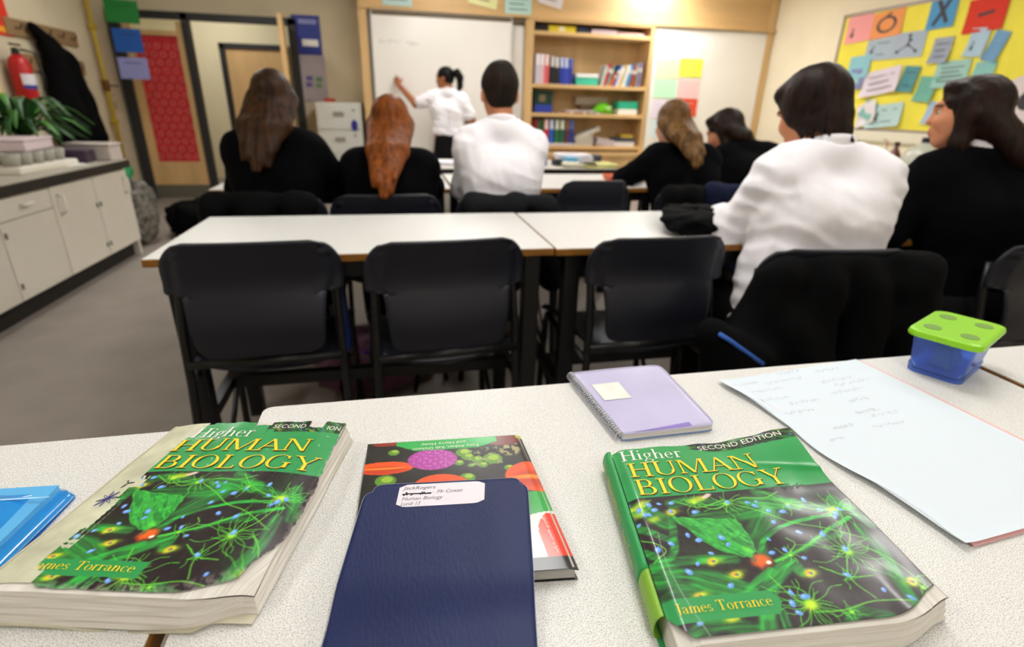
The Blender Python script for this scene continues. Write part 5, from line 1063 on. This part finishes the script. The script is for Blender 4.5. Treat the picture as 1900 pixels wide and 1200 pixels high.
def mesh_field(f, lo, hi, h, name, m, parent, org, mfun=None, mats=None):
    m4 = 4; lo = np.array(lo, float); n = np.ceil((np.array(hi)-lo)/(h*m4)).astype(int)*m4+1
    ax = [lo[i]+h*np.arange(n[i]) for i in range(3)]
    cx = [a[::m4] for a in ax]; G = np.stack(np.meshgrid(*cx, indexing='ij'), -1); cv_ = f(G.reshape(-1, 3)).reshape(G.shape[:3])
    nc = np.array(cv_.shape)-1; near = np.zeros(nc, bool); lim = h*m4*1.15
    mn = np.full(nc, 9.); sg = np.zeros(nc)
    for dx in (0, 1):
        for dy in (0, 1):
            for dz in (0, 1):
                c = cv_[dx:nc[0]+dx, dy:nc[1]+dy, dz:nc[2]+dz]; mn = np.minimum(mn, np.abs(c)); sg += np.sign(c)
    near = (mn < lim*1.25) | (np.abs(sg) < 8)
    V = np.repeat(np.repeat(np.repeat(np.where(cv_ < 0, -1., 1.), m4, 0), m4, 1), m4, 2)[:n[0], :n[1], :n[2]]
    mask = np.zeros(tuple(n), bool); nr = np.repeat(np.repeat(np.repeat(near, m4, 0), m4, 1), m4, 2)
    mask[:-1, :-1, :-1] = nr
    for a in range(3):
        s1 = [slice(None)]*3; s0 = [slice(None)]*3; s1[a] = slice(1, None); s0[a] = slice(None, -1)
        mm = mask.copy(); mm[tuple(s1)] |= mask[tuple(s0)]; mask = mm
    I = np.argwhere(mask); V[mask] = f(lo+h*I)
    s = V < 0; nn = np.array(V.shape)-1
    cnt = np.zeros(nn, int)
    for dx in (0, 1):
        for dy in (0, 1):
            for dz in (0, 1): cnt += s[dx:nn[0]+dx, dy:nn[1]+dy, dz:nn[2]+dz]
    act = np.argwhere((cnt > 0) & (cnt < 8)); idx = np.full(nn, -1); idx[tuple(act.T)] = np.arange(len(act))
    acc = np.zeros((len(act), 3)); ct = np.zeros(len(act))
    for a in range(3):
        o1, o2 = [b for b in range(3) if b != a]
        for i in (0, 1):
            for j in (0, 1):
                p0 = act.copy(); p0[:, o1] += i; p0[:, o2] += j; p1 = p0.copy(); p1[:, a] += 1
                v0 = V[tuple(p0.T)]; v1 = V[tuple(p1.T)]; c = (v0 < 0) != (v1 < 0); t = np.where(c, v0/np.where(v0 == v1, 1, v0-v1), 0)
                q = p0.astype(float); q[:, a] += t; acc[c] += q[c]; ct[c] += 1
    vert = lo+h*acc/ct[:, None]
    faces = []
    for a in range(3):
        o1, o2 = [(1, 2), (2, 0), (0, 1)][a]; sl0 = [slice(None)]*3; sl1 = [slice(None)]*3; sl0[a] = slice(None, -1); sl1[a] = slice(1, None)
        ch = np.argwhere(s[tuple(sl0)] != s[tuple(sl1)])
        ch = ch[(ch[:, o1] > 0) & (ch[:, o2] > 0) & (ch[:, o1] < nn[o1]) & (ch[:, o2] < nn[o2])]
        fl = s[tuple(ch.T)]
        def ci(d1, d2): q = ch.copy(); q[:, o1] -= d1; q[:, o2] -= d2; return idx[tuple(q.T)]
        Q = np.stack([ci(1, 1), ci(0, 1), ci(0, 0), ci(1, 0)], 1); Q[~fl] = Q[~fl][:, ::-1]; faces.append(Q)
    F = np.concatenate(faces); F = F[(F >= 0).all(1)]
    me = bpy.data.meshes.new(name); me.vertices.add(len(vert)); me.vertices.foreach_set('co', (vert-np.array(org)).ravel())
    me.loops.add(F.size); me.loops.foreach_set('vertex_index', F.ravel()); me.polygons.add(len(F)); me.polygons.foreach_set('loop_start', np.arange(len(F))*4); me.polygons.foreach_set('loop_total', np.full(len(F), 4))
    for x in (mats or [m]): me.materials.append(x)
    if mfun is not None: me.polygons.foreach_set('material_index', mfun(vert[F].mean(1)).astype(int))
    me.polygons.foreach_set('use_smooth', np.ones(len(F), bool)); me.update(); me.validate()
    o = bpy.data.objects.new(name, me); C.objects.link(o); o.parent = parent
    return o
def box_of(prims, pad):
    lo = np.full(3, 9.); hi = np.full(3, -9.)
    for p in prims:
        if p[0] == 'c':
            for q, r in ((p[1], p[3]), (p[2], p[4])): lo = np.minimum(lo, np.array(q)-r); hi = np.maximum(hi, np.array(q)+r)
        else: r = max(p[2]); lo = np.minimum(lo, np.array(p[1])-r); hi = np.maximum(hi, np.array(p[1])+r)
    return lo-pad, hi+pad
def frame(yaw, pitch=0, roll=0):
    """columns right, forward, up; yaw 0 looks along +Y, positive turns left"""
    return np.array((Matrix.Rotation(rad(yaw), 3, 'Z') @ Matrix.Rotation(rad(pitch), 3, 'X') @ Matrix.Rotation(rad(roll), 3, 'Y')))
SKIN = mat('skin', '#d59a78', .55, noise=(14, .06), spec=.35); SKIN2 = mat('skin_tan', '#a86a44', .55, noise=(14, .06), spec=.35); SKIN3 = mat('skin_warm', '#cf8a64', .55, noise=(14, .06), spec=.35)
LIPS = mat('lips', '#a85648', .5); BROW = mat('brow', '#6a4430', .8)
SHIRT = mat('white_shirt', '#fbf8fe', .8, spec=.2, bump=(300, .12, .001)); JUMP = mat('black_knit', '#060608', .95, spec=.08, bump=(420, .4, .0015)); TROU = mat('black_trousers', '#08080a', .85, spec=.2, bump=(300, .3, .001))
def hairmat(name, c, c2, gl=.5): return mat(name, c, gl, spec=.18, noise=(30, .4, c2), stretch=(1.8, 1.8, .04), bump=(60, .12, .0015))
H_BR = hairmat('hair_brown', '#43270f', '#1a0d05'); H_GI = hairmat('hair_ginger', '#8c4a14', '#562a0a'); H_BK = hairmat('hair_black', '#110d0b', '#070504'); H_FA = hairmat('hair_fair', '#7f5b30', '#3f2810'); H_DB = hairmat('hair_dark_brown', '#2b180d', '#100805'); H_CR = hairmat('hair_cropped', '#2a1e13', '#150e08', .7)
def head_prims(Cc, R, sc_=1.0):
    L = lambda x, y, z: np.array(Cc)+R@(np.array([x, y, z])*sc_)
    s = sc_
    pos = [('e', L(0, -.012, .03), (.074*s, .092*s, .084*s), R), ('e', L(0, .028, -.03), (.062*s, .066*s, .082*s), R), ('e', L(0, .056, -.088), (.030*s, .028*s, .024*s), R),
           ('c', L(0, .088, .012), L(0, .104, -.026), .007*s, .0105*s, .012), ('e', L(0, .089, -.060), (.022*s, .011*s, .012*s), R, .014), ('e', L(0, .083, .026), (.048*s, .016*s, .013*s), R, .02),
           ('e', L(.036, .066, -.022), (.022*s, .022*s, .02*s), R, .02), ('e', L(-.036, .066, -.022), (.022*s, .022*s, .02*s), R, .02),
           ('e', L(.074, -.012, -.008), (.010*s, .02*s, .032*s), R, .008), ('e', L(-.074, -.012, -.008), (.010*s, .02*s, .032*s), R, .008)]
    return pos, L
def hand_prims(wr, dr, nrm, grip=.5, s=1.0, side=1):
    """palm with four unequal bent fingers and a thumb; dr points to the knuckles, nrm out of the back of the hand"""
    dr = np.array(dr, float)/np.linalg.norm(dr); nrm = np.array(nrm, float); nrm -= (nrm@dr)*dr; nrm /= np.linalg.norm(nrm); sd = np.cross(dr, nrm)*side
    w = np.array(wr, float); out = [('e', w+dr*.042*s, (.040*s, .046*s, .017*s), np.stack([sd, dr, nrm], 1))]
    for i, (o, l) in enumerate(((.030, .068), (.010, .078), (-.010, .072), (-.029, .056))):
        k = w+dr*.078*s+sd*o*s; a = grip*1.1; p1 = k+(dr*math.cos(a)-nrm*math.sin(a))*l*.48*s; p2 = p1+(dr*math.cos(2.1*a)-nrm*math.sin(2.1*a))*l*.34*s; p3 = p2+(dr*math.cos(2.9*a)-nrm*math.sin(2.9*a))*l*.22*s
        out += [('c', k, p1, .0095*s, .0085*s, .006), ('c', p1, p2, .0085*s, .0078*s, .006), ('c', p2, p3, .0078*s, .007*s, .006)]
    b = w+dr*.02*s+sd*.034*s; t1 = b+(sd*.75+dr*.6-nrm*.35*grip)*.036*s; t2 = t1+(sd*.2+dr*.9-nrm*.6*grip)*.032*s
    out += [('c', w+dr*.012*s+sd*.012*s, b, .016*s, .014*s, .01), ('c', b, t1, .013*s, .0105*s, .008), ('c', t1, t2, .0105*s, .009*s, .006)]
    return out
def person(label, J, skin, top, topm, hair, hairm, hyaw=0, hpitch=0, hroll=0, hs=1.0, legs='trousers', sleeves='long', fold=.004, h=.0105, hb=.009, face=False, collar=None, hands=(True, True), bulk=1.0, wst=1.0, hyb=0, grip=(.5, .5)):
    J = {k: np.array(v, float) for k, v in J.items()}
    base = (float(J['pel'][0]), float(J['pel'][1]), 0.); t = thing('person', label, 'person', base)
    R = frame(hyaw, hpitch, hroll); Cc = J['head']; hp, L = head_prims(Cc, R, hs)
    n0, pel = J['neck'], J['pel']; SL_, SR_ = J['sl'], J['sr']; ax = (SR_-SL_); wsh = np.linalg.norm(ax); ax = ax/wsh
    back = np.cross(n0-pel, ax); back = back/np.linalg.norm(back)          # points to the front (+Y) or back depending on order
    if back[1] < 0: back = -back
    up = (n0-pel)/np.linalg.norm(n0-pel); tl_ = np.linalg.norm(n0-pel); b = bulk
    mid = (SL_+SR_)/2
    tw_ = wsh*.26
    torso = []
    for s in (-1, 1):
        chest = mid-up*.13+ax*s*tw_*.95; waist = pel+up*.12+ax*s*.062*b*wst; hip = pel+ax*s*.075*b
        torso += [('c', chest, waist, .108*b, .092*b), ('c', waist, hip, .092*b, .112*b)]
        sh = SR_ if s > 0 else SL_
        torso += [('c', n0+ax*s*.03-up*.015, sh-up*.012, .046, .056*b), ('c', sh-up*.03, chest, .062*b, .10*b)]
    arms = []; fore = []; hnds = []
    for s, S, E, W, g in ((-1, SL_, J['el'], J['wl'], 0), (1, SR_, J['er'], J['wr'], 1)):
        arms += [('c', S, E, .052*b, .040*b)]; fore += [('c', E, W, .040*b, .028)]
        if hands[g]:
            hnds += hand_prims(W, J.get('hl' if s < 0 else 'hr', W-E), J.get('nl' if s < 0 else 'nr', np.array([0, 0, 1.])), grip[g], .95, -s)
    neck = [('c', n0-up*.02, Cc+R@np.array([0, -.02, -.05]), .056, .052)]
    lg = []
    for s in (-1, 1):
        k = J.get('kl' if s < 0 else 'kr'); a = J.get('al' if s < 0 else 'ar')
        if k is None:
            k = pel+np.array([s*.11, .42, .0]); k[2] = .50; a = k+np.array([0, -.03, 0]); a[2] = .08
        lg += [('c', pel+ax*s*.085, k, .088, .062), ('c', k, a, .060, .042), ('c', a, a+np.array([0, .13, -.045]), .04, .032)]
    # --- body: one continuous surface
    bp = torso+arms+fore+neck
    def fb(P):
        d = union(P, [('c', p[1], p[2], p[3]-.012, p[4]-.012) for p in torso]+arms+fore+neck+lg, .03)
        hd = union(P, hp, .022)
        for sx in (-1, 1): hd = -smin(-hd, sd_ell(P, L(sx*.033, .099, .004), (.018*hs, .014*hs, .009*hs), R), .012)
        d = smin(d, hd, .02)
        if hnds: d = smin(d, union(P, hnds, .008), .012)
        return d
    lo, hi = box_of(bp+hp+hnds+lg, .03)
    def mf(q):
        qq = (q-np.array(Cc))@R/hs; o = np.zeros(len(q))
        o[(np.abs(qq[:, 0]) < .021) & (np.abs(qq[:, 2]+.060) < .0105) & (qq[:, 1] > .082)] = 1
        o[(np.abs(np.abs(qq[:, 0])-.034) < .018) & (np.abs(qq[:, 2]-.027) < .003) & (qq[:, 1] > .06)] = 2
        return o
    body = mesh_field(fb, lo, hi, hb, 'body', skin, t, base, mf, [skin, LIPS, BROW])
    if face:
        EW = mat('eye_white', '#b9aca0', .3); IR = mat('iris', '#3a2a1c', .2)
        for sx in (-1, 1):
            c = L(sx*.033, .0735, .004)-np.array(base); r = .0118*hs
            e = MB().lathe([(r*math.cos(a), r*math.sin(a)) for a in np.linspace(-1.5, 1.5, 11)], n=14).build('eye', EW, t, smooth=True); e.location = c
            fd = R@np.array([0, 1, -.1]); i = MB().lathe([(.0055, 0), (.005, .0016), (.001, .002)], n=10).build('iris', IR, e); i.rotation_euler = Vector(fd).to_track_quat('Z', 'Y').to_euler(); i.location = Vector(fd).normalized()*r*.93
    # --- clothes
    sl = arms+(fore if sleeves == 'long' else [])
    if sleeves == 'long':
        sl = arms+[('c', E, W-(W-E)*.06, .046*b, .038) for E, W in ((J['el'], J['wl']), (J['er'], J['wr']))]
    elif sleeves == 'short':
        sl = [('c', S, S+(E-S)*.72, .066*b, .062*b) for S, E in ((SL_, J['el']), (SR_, J['er']))]
    inf = .014
    def ft(P):
        d = union(P, torso, .05); d = smin(d, union(P, sl, .02), .035)-inf
        hg = ((P-pel)@up)/tl_; side_ = np.abs((P-mid)@ax)/wsh; mk2 = np.clip(sst(.95, .45, hg)+sst(.42, .6, side_), 0, 1)
        F_ = fold*mk2*(1.5*np.abs(pn(P*np.array([.45, .45, 1.25]), 34, 2))+.9*np.abs(pn(P*np.array([1.1, .8, .35]), 40, 5)))+fold*.35*pn(P, 16, 8)
        d = d+F_-fold*.5
        d = np.maximum(d, -(P@up-(pel@up-.03)))                       # hem
        d = np.maximum(d, (P-n0)@up-.012-.25*np.abs((P-n0)@ax))       # neck opening
        for E, W in ((J['el'], J['wl']), (J['er'], J['wr'])):
            if sleeves == 'long': pass
        return d
    lo, hi = box_of(torso+sl, .04); mesh_field(ft, lo, hi, h, top, topm, t, base)
    if legs:
        def fl_(P): return union(P, [q for i, q in enumerate(lg) if i % 3 != 2]+[('c', pel-ax*.07, pel+ax*.07, .118*b, .118*b)], .05)-.012+.003*pn(P, 24, 3)
        lo, hi = box_of(lg+[('c', pel-ax*.07, pel+ax*.07, .12, .12)], .04)
        lo[2] = max(lo[2], .04)
        if legs == 'skirt':
            k0 = pel-np.array([0, 0, .38])
            def fl_(P): return union(P, [('c', pel+np.array([0, 0, .06])-ax*.05, k0-ax*.07, .10, .135), ('c', pel+np.array([0, 0, .06])+ax*.05, k0+ax*.07, .10, .135)], .06)+.004*pn(P*np.array([1, 1, .1]), 40, 3)
            lo, hi = box_of([('c', pel, k0, .25, .25)], .02)
        mesh_field(fl_, lo, hi, .013, 'skirt' if legs == 'skirt' else 'trousers', TROU, t, base)
        for i in (2, 5):
            a, b_ = lg[i][1], lg[i][2]; a = np.array([a[0], a[1], .06]); e = np.array([b_[0], b_[1]+.02, .035])
            mesh_field(lambda P, a=a, e=e: np.maximum(union(P, [('c', a, e, .046, .036)], .02), -(P[:, 2]-.002)), np.minimum(a, e)-.06, np.maximum(a, e)+.06, .011, 'shoe', mat('shoe_black', '#0c0b0b', .3), t, base)
    if collar:
        def cf(u, v):
            a = 2*math.pi*u; r = .054+.009*v; return Vector(n0+up*(-.03+.06*v-.012*math.sin(a))+(ax*math.cos(a)+back*math.sin(a))*r-np.array(base))
        MB().grid(cf, 28, 4).build('collar', collar, t, smooth=True, solid=.006)
    # --- hair
    def mk(prims, cut, groove, hh=.0075, kk=.02, tous=0):
        def fh(P):
            d = union(P, prims, kk)
            q = (P-np.array(Cc))@R; a = np.arctan2(q[:, 0], -q[:, 1]-.02)
            d = d+groove*np.sin(a*30+3*pn(P*np.array([1, 1, .15]), 10, 1))*.5+groove*.5*pn(P*np.array([1, 1, .05]), 60, 4)
            if tous: d = d+tous*pn(P, 38, 7)
            if cut is not None: d = np.maximum(d, -union(P, cut, .015))
            return d
        lo, hi = box_of(prims, .02); mesh_field(fh, lo, hi, hh, 'hair', hairm, t, base)
    s = hs; face_cut = [('e', L(0, .085, -.045), (.064*s, .075*s, .088*s), R), ('e', L(0, .10, -.02), (.05*s, .05*s, .07*s), R)]
    cap = [('e', L(0, -.016, .036), (.082*s, .100*s, .088*s), R)]
    if hair == 'cropped':
        mk([('e', L(0, -.014, .036), (.081*s, .099*s, .091*s), R), ('e', L(0, -.05, -.022), (.062*s, .045*s, .045*s), R), ('e', L(0, -.03, .09), (.05*s, .06*s, .04*s), R)], face_cut+[('e', L(sx*.085, .0, -.03), (.022, .03, .042), R) for sx in (-1, 1)], .0015, tous=.002)
    elif hair == 'tousled':
        mk([('e', L(0, -.014, .040), (.088*s, .104*s, .092*s), R), ('e', L(0, -.055, -.02), (.068*s, .052*s, .062*s), R), ('c', L(0, -.062, -.04), L(.0, -.062, -.125), .046*s, .014), ('e', L(-.05, -.01, .0), (.036*s, .055*s, .055*s), R), ('e', L(.05, -.01, .0), (.036*s, .055*s, .055*s), R), ('e', L(0, .05, .075), (.066*s, .05*s, .032*s), R)]+[('c', L(.068*math.sin(q), -.015-.075*math.cos(q), -.035), L((.078+.008*math.sin(5*q))*math.sin(q), -.018-(.083+.008*math.cos(7*q))*math.cos(q), -.075-.022*(.5+.5*math.sin(9*q))-.035*max(0, math.cos(q))**3), .017, .003, .008) for q in np.linspace(-1.7, 1.7, 15)], [('e', L(0, .105, -.05), (.06*s, .06*s, .085*s), R)], .0030, tous=.003)
    elif hair == 'ponytail':
        tie = L(0, -.105, .03); mk(cap+[('e', L(0, -.05, -.01), (.07*s, .06*s, .06*s), R)], face_cut, .0015)
        tail = [tie, L(0, -.15, .045), L(.012, -.175, .0), L(.015, -.17, -.09), L(.0, -.15, -.17)]
        def ft2(P): return union(P, [('c', a, b2, r1, r2) for a, b2, r1, r2 in zip(tail, tail[1:], (.026, .042, .042, .034), (.042, .042, .034, .014))], .02)+.003*pn(P*np.array([1, 1, .3]), 60, 2)
        lo, hi = box_of([('c', a, a, .05, .05) for a in tail], .03); mesh_field(ft2, lo, hi, .008, 'ponytail', hairm, t, base)
    else:       # long hair falling to J['hend'], spread along J['hw']
        he = J['hend']; wv, we = hair[1:3]; sidev = ax
        pr = cap+[('e', L(0, -.05, -.03), (.08*s, .06*s, .08*s), R)]
        for k in np.linspace(-1, 1, 7):
            st = L(.066*k, -.052+.022*abs(k), .0); md = (st+he)/2+sidev*wv*k+np.array([0, -.03+.03*abs(k), .03]); en = he+sidev*we*k+np.array([0, .02*abs(k), .05*abs(k)+.02*math.sin(k*7)])
            pr += [('c', st, md, .036, .028), ('c', md, en, .028, .010)]
        if face:
            for sx in (-1, 1): pr += [('c', L(sx*.066, .006, .05), L(sx*.072, .006, -.09), .026, .025), ('c', L(sx*.072, .006, -.09), L(sx*.066, -.01, -.18), .025, .018)]
            pr += [('e', L(-.02, .052, .086), (.05, .032, .020), R), ('c', L(.0, .066, .09), L(-.062, .062, .038), .013, .008)]
        mk(pr, [('e', L(0, .10, -.05), (.058*s, .066*s, .082*s), R)] if face else face_cut, .0028)
    return t

# --- nearest seated boy, white shirt
person('boy in white shirt with tousled dark brown hair leaning over his table', dict(head=(1.215, 1.475, 1.158), neck=(1.235, 1.40, 1.052), sl=(1.105, 1.41, .995), sr=(1.37, 1.36, .985), pel=(1.20, 1.32, .56), el=(1.045, 1.52, .81), wl=(1.13, 1.72, .80), er=(1.50, 1.50, .80), wr=(1.36, 1.72, .80), nl=(0, 0, 1), nr=(0, 0, 1)),
       SKIN3, 'shirt', SHIRT, 'tousled', H_DB, hyaw=12, hpitch=-20, hroll=-4, hs=.98, fold=.0075, h=.0075, hb=.0085, collar=SHIRT, bulk=1.06, wst=1.35)
# --- girl in profile at the right
person('girl in black jumper seen in profile with long dark brown hair and side fringe', dict(head=(1.80, 1.49, 1.165), neck=(1.845, 1.445, 1.05), sl=(1.71, 1.46, .985), sr=(1.97, 1.38, .985), pel=(1.90, 1.36, .55), el=(1.615, 1.475, .80), wl=(1.72, 1.72, .80), er=(2.08, 1.47, .80), wr=(1.98, 1.70, .80), hend=(2.02, 1.285, .88)),
       SKIN3, 'jumper', JUMP, ('long', .02, .03), H_DB, hyaw=40, hpitch=-2, hs=.94, h=.0105, hb=.0058, face=True, bulk=1.03, collar=SHIRT)
# --- front row
person('girl with long brown hair and black jumper sitting before the door', dict(head=(-.465, 2.46, 1.15), neck=(-.475, 2.42, 1.03), sl=(-.605, 2.43, .975), sr=(-.345, 2.43, .975), pel=(-.49, 2.36, .56), el=(-.665, 2.52, .80), wl=(-.56, 2.76, .80), er=(-.225, 2.52, .815), wr=(-.42, 2.80, .80), hend=(-.505, 2.225, .905)),
       SKIN, 'jumper', JUMP, ('long', .04, .05), H_BR, hyaw=4, hpitch=-6, hs=.95, bulk=.9)
person('girl with long straight ginger hair and black cardigan', dict(head=(-.01, 2.52, 1.065), neck=(-.022, 2.47, .95), sl=(-.155, 2.47, .90), sr=(.115, 2.47, .90), pel=(-.035, 2.37, .55), el=(-.20, 2.60, .79), wl=(-.06, 2.80, .80), er=(.165, 2.60, .79), wr=(.08, 2.80, .80), hend=(-.044, 2.135, .82)),
       SKIN, 'cardigan', JUMP, ('long', .025, .04), H_GI, hyaw=0, hpitch=-10, hs=1.0)
person('boy with cropped dark hair and white shirt seen from behind', dict(head=(.457, 2.46, 1.20), neck=(.457, 2.42, 1.075), sl=(.328, 2.42, 1.0), sr=(.59, 2.42, 1.0), pel=(.455, 2.36, .57), el=(.303, 2.52, .80), wl=(.40, 2.76, .80), er=(.612, 2.52, .80), wr=(.52, 2.76, .80)),
       SKIN3, 'shirt', SHIRT, 'cropped', H_CR, hyaw=0, hpitch=-4, hs=1.0, fold=.0065, h=.0085, collar=SHIRT, bulk=.98)
person('girl with long fair hair and black jumper writing with her left arm out', dict(head=(1.44, 2.76, 1.085), neck=(1.46, 2.70, .97), sl=(1.345, 2.70, .925), sr=(1.61, 2.68, .925), pel=(1.50, 2.56, .56), el=(1.21, 2.80, .80), wl=(1.37, 2.97, .80), er=(1.69, 2.80, .80), wr=(1.55, 2.96, .80), hend=(1.455, 2.475, .90)),
       SKIN, 'jumper', JUMP, ('long', .02, .035), H_FA, hyaw=4, hpitch=-12, hs=.98)
person('dark-haired girl in black jumper bending low over her work', dict(head=(1.885, 2.96, 1.05), neck=(1.95, 2.88, .97), sl=(1.86, 2.88, .92), sr=(2.08, 2.80, .93), pel=(1.99, 2.62, .56), el=(1.78, 2.93, .80), wl=(1.82, 3.08, .80), er=(2.16, 2.94, .80), wr=(1.98, 3.08, .80), hend=(1.99, 2.84, .93)),
       SKIN3, 'jumper', JUMP, ('long', .02, .03), H_DB, hyaw=46, hpitch=-26, hroll=0, hs=1.0, face=True, collar=SHIRT)
# --- girl at the whiteboard
person('girl with black ponytail in white shirt and black skirt writing on the whiteboard', dict(head=(.60, 6.62, 1.432), neck=(.645, 6.60, 1.30), sl=(.485, 6.66, 1.235), sr=(.78, 6.56, 1.215), pel=(.635, 6.62, .86), el=(.27, 6.72, 1.155), wl=(.085, 6.92, 1.36), er=(.90, 6.56, 1.0), wr=(.80, 6.66, .97), hl=(-.25, .35, .9), nl=(-.2, -1, .3), hr=(-.5, .3, -.2), nr=(.4, -.5, .5), kl=(.56, 6.63, .48), kr=(.71, 6.63, .48), al=(.56, 6.61, .09), ar=(.71, 6.61, .09)),
       SKIN2, 'shirt', SHIRT, 'ponytail', H_BK, hyaw=62, hpitch=-4, hs=1.0, legs='skirt', sleeves='short', fold=.006, face=True, collar=SHIRT, grip=(.9, .4))
mk_ = thing('marker_pen', 'thin marker in the hand of the girl at the whiteboard', 'pen', (.075, 6.965, 1.45)); MB().tube([(0, -.03, -.04), (-.01, .045, .01)], .006, 8).build('barrel', INK, mk_); MB().tube([(-.01, .045, .01), (-.0112, .054, .0155)], [.004, .002], 6).build('tip', INK, mk_)

# ------------------------------------------------------------------ coats on chairs and on the rail
def coat(label, prims, m, org, fold=.012, h=.012, kk=.05, extra=None, name='coat'):
    t = thing(name, label, 'coat', org)
    def f(P): return union(P, prims, kk)+fold*(np.abs(pn(P*np.array([1., 1., .4]), 13, 3))-.3)+fold*.5*pn(P, 30, 6)
    lo, hi = box_of(prims, .05); lo[2] = max(lo[2], .03); mesh_field(f, lo, hi, h, 'cloth', m, t, org)
    if extra: extra(t)
    return t
c_ = lambda a, b, r1, r2: ('c', np.array(a), np.array(b), r1, r2)
coat('black coat draped over the chair of the white-shirted boy', [c_((1.0, 1.19, .775), (1.40, 1.15, .785), .032, .034), c_((.97, 1.17, .74), (.93, 1.15, .40), .045, .06), c_((1.1, 1.16, .72), (1.06, 1.13, .40), .06, .07), c_((1.24, 1.15, .72), (1.24, 1.12, .38), .06, .07), c_((1.36, 1.13, .72), (1.40, 1.10, .40), .055, .06), c_((1.40, 1.14, .76), (1.46, 1.12, .45), .035, .05), c_((.99, 1.2, .74), (.86, 1.16, .55), .04, .05), c_((.86, 1.16, .55), (.80, 1.14, .33), .05, .045), c_((1.0, 1.12, .62), (1.15, 1.08, .40), .05, .05), c_((.76, 1.10, .63), (.90, 1.10, .54), .045, .05), c_((.80, 1.10, .55), (.84, 1.12, .35), .05, .05)], BLACKC, (1.2, 1.15, 0),
     extra=lambda t: MB().tube([(-.457, -.10, .655), (-.425, -.10, .636), (-.372, -.10, .600), (-.319, -.10, .565)], .006, 6).build('blue_trim', mat('blue_trim', '#3a6fd0', .4), t, smooth=True))
coat('black coat with blue edge over the chair of the brown-haired girl', [c_((-.66, 2.165, .80), (-.33, 2.165, .80), .035, .035), c_((-.66, 2.15, .77), (-.69, 2.12, .45), .05, .06), c_((-.52, 2.15, .75), (-.52, 2.12, .45), .06, .07), c_((-.36, 2.15, .76), (-.30, 2.12, .45), .05, .06)], BLACKC, (-.49, 2.15, 0),
     extra=lambda t: MB().tube([(.21, -.01, .74), (.235, -.02, .66), (.26, -.03, .56)], .006, 6).build('blue_trim', mat('blue_trim', '#3a6fd0', .4), t, smooth=True))
coat('charcoal jacket hung over the chair of the cropped-haired boy', [c_((.30, 2.15, .79), (.61, 2.15, .79), .032, .032), c_((.30, 2.14, .77), (.28, 2.11, .47), .045, .055), c_((.45, 2.14, .76), (.45, 2.11, .47), .055, .06), c_((.60, 2.14, .77), (.63, 2.11, .47), .045, .055)], mat('charcoal_cloth', '#16181a', .9, spec=.15, bump=(260, .35, .002)), (.455, 2.14, 0))
coat('black coat hung over the chair of the fair-haired girl', [c_((1.26, 2.33, .79), (1.40, 2.325, .80), .035, .035), c_((1.26, 2.32, .77), (1.17, 2.28, .45), .05, .06), c_((1.36, 2.31, .76), (1.34, 2.28, .45), .06, .07)], BLACKC, (1.3, 2.31, 0))
coat('navy coat hung beside the black one on the fair-haired girl\'s chair', [c_((1.45, 2.315, .81), (1.60, 2.31, .80), .035, .035), c_((1.46, 2.295, .78), (1.48, 2.27, .45), .055, .06), c_((1.60, 2.295, .77), (1.66, 2.27, .45), .05, .06)], mat('navy_cloth', '#161c36', .9, spec=.15, bump=(260, .35, .002)), (1.53, 2.29, 0))
coat('long black coat hanging on the coat rail of the left wall', [c_((-2.92, 5.80, 1.68), (-2.90, 5.95, 1.55), .035, .06), c_((-2.90, 5.95, 1.55), (-2.88, 6.08, 1.45), .06, .08), c_((-2.88, 5.92, 1.5), (-2.86, 5.92, .85), .08, .12), c_((-2.88, 6.12, 1.4), (-2.86, 6.2, .80), .09, .12), c_((-2.87, 5.9, 1.3), (-2.86, 5.78, .80), .08, .10)], BLACKC, (-2.9, 6.0, 0), h=.016, fold=.018)
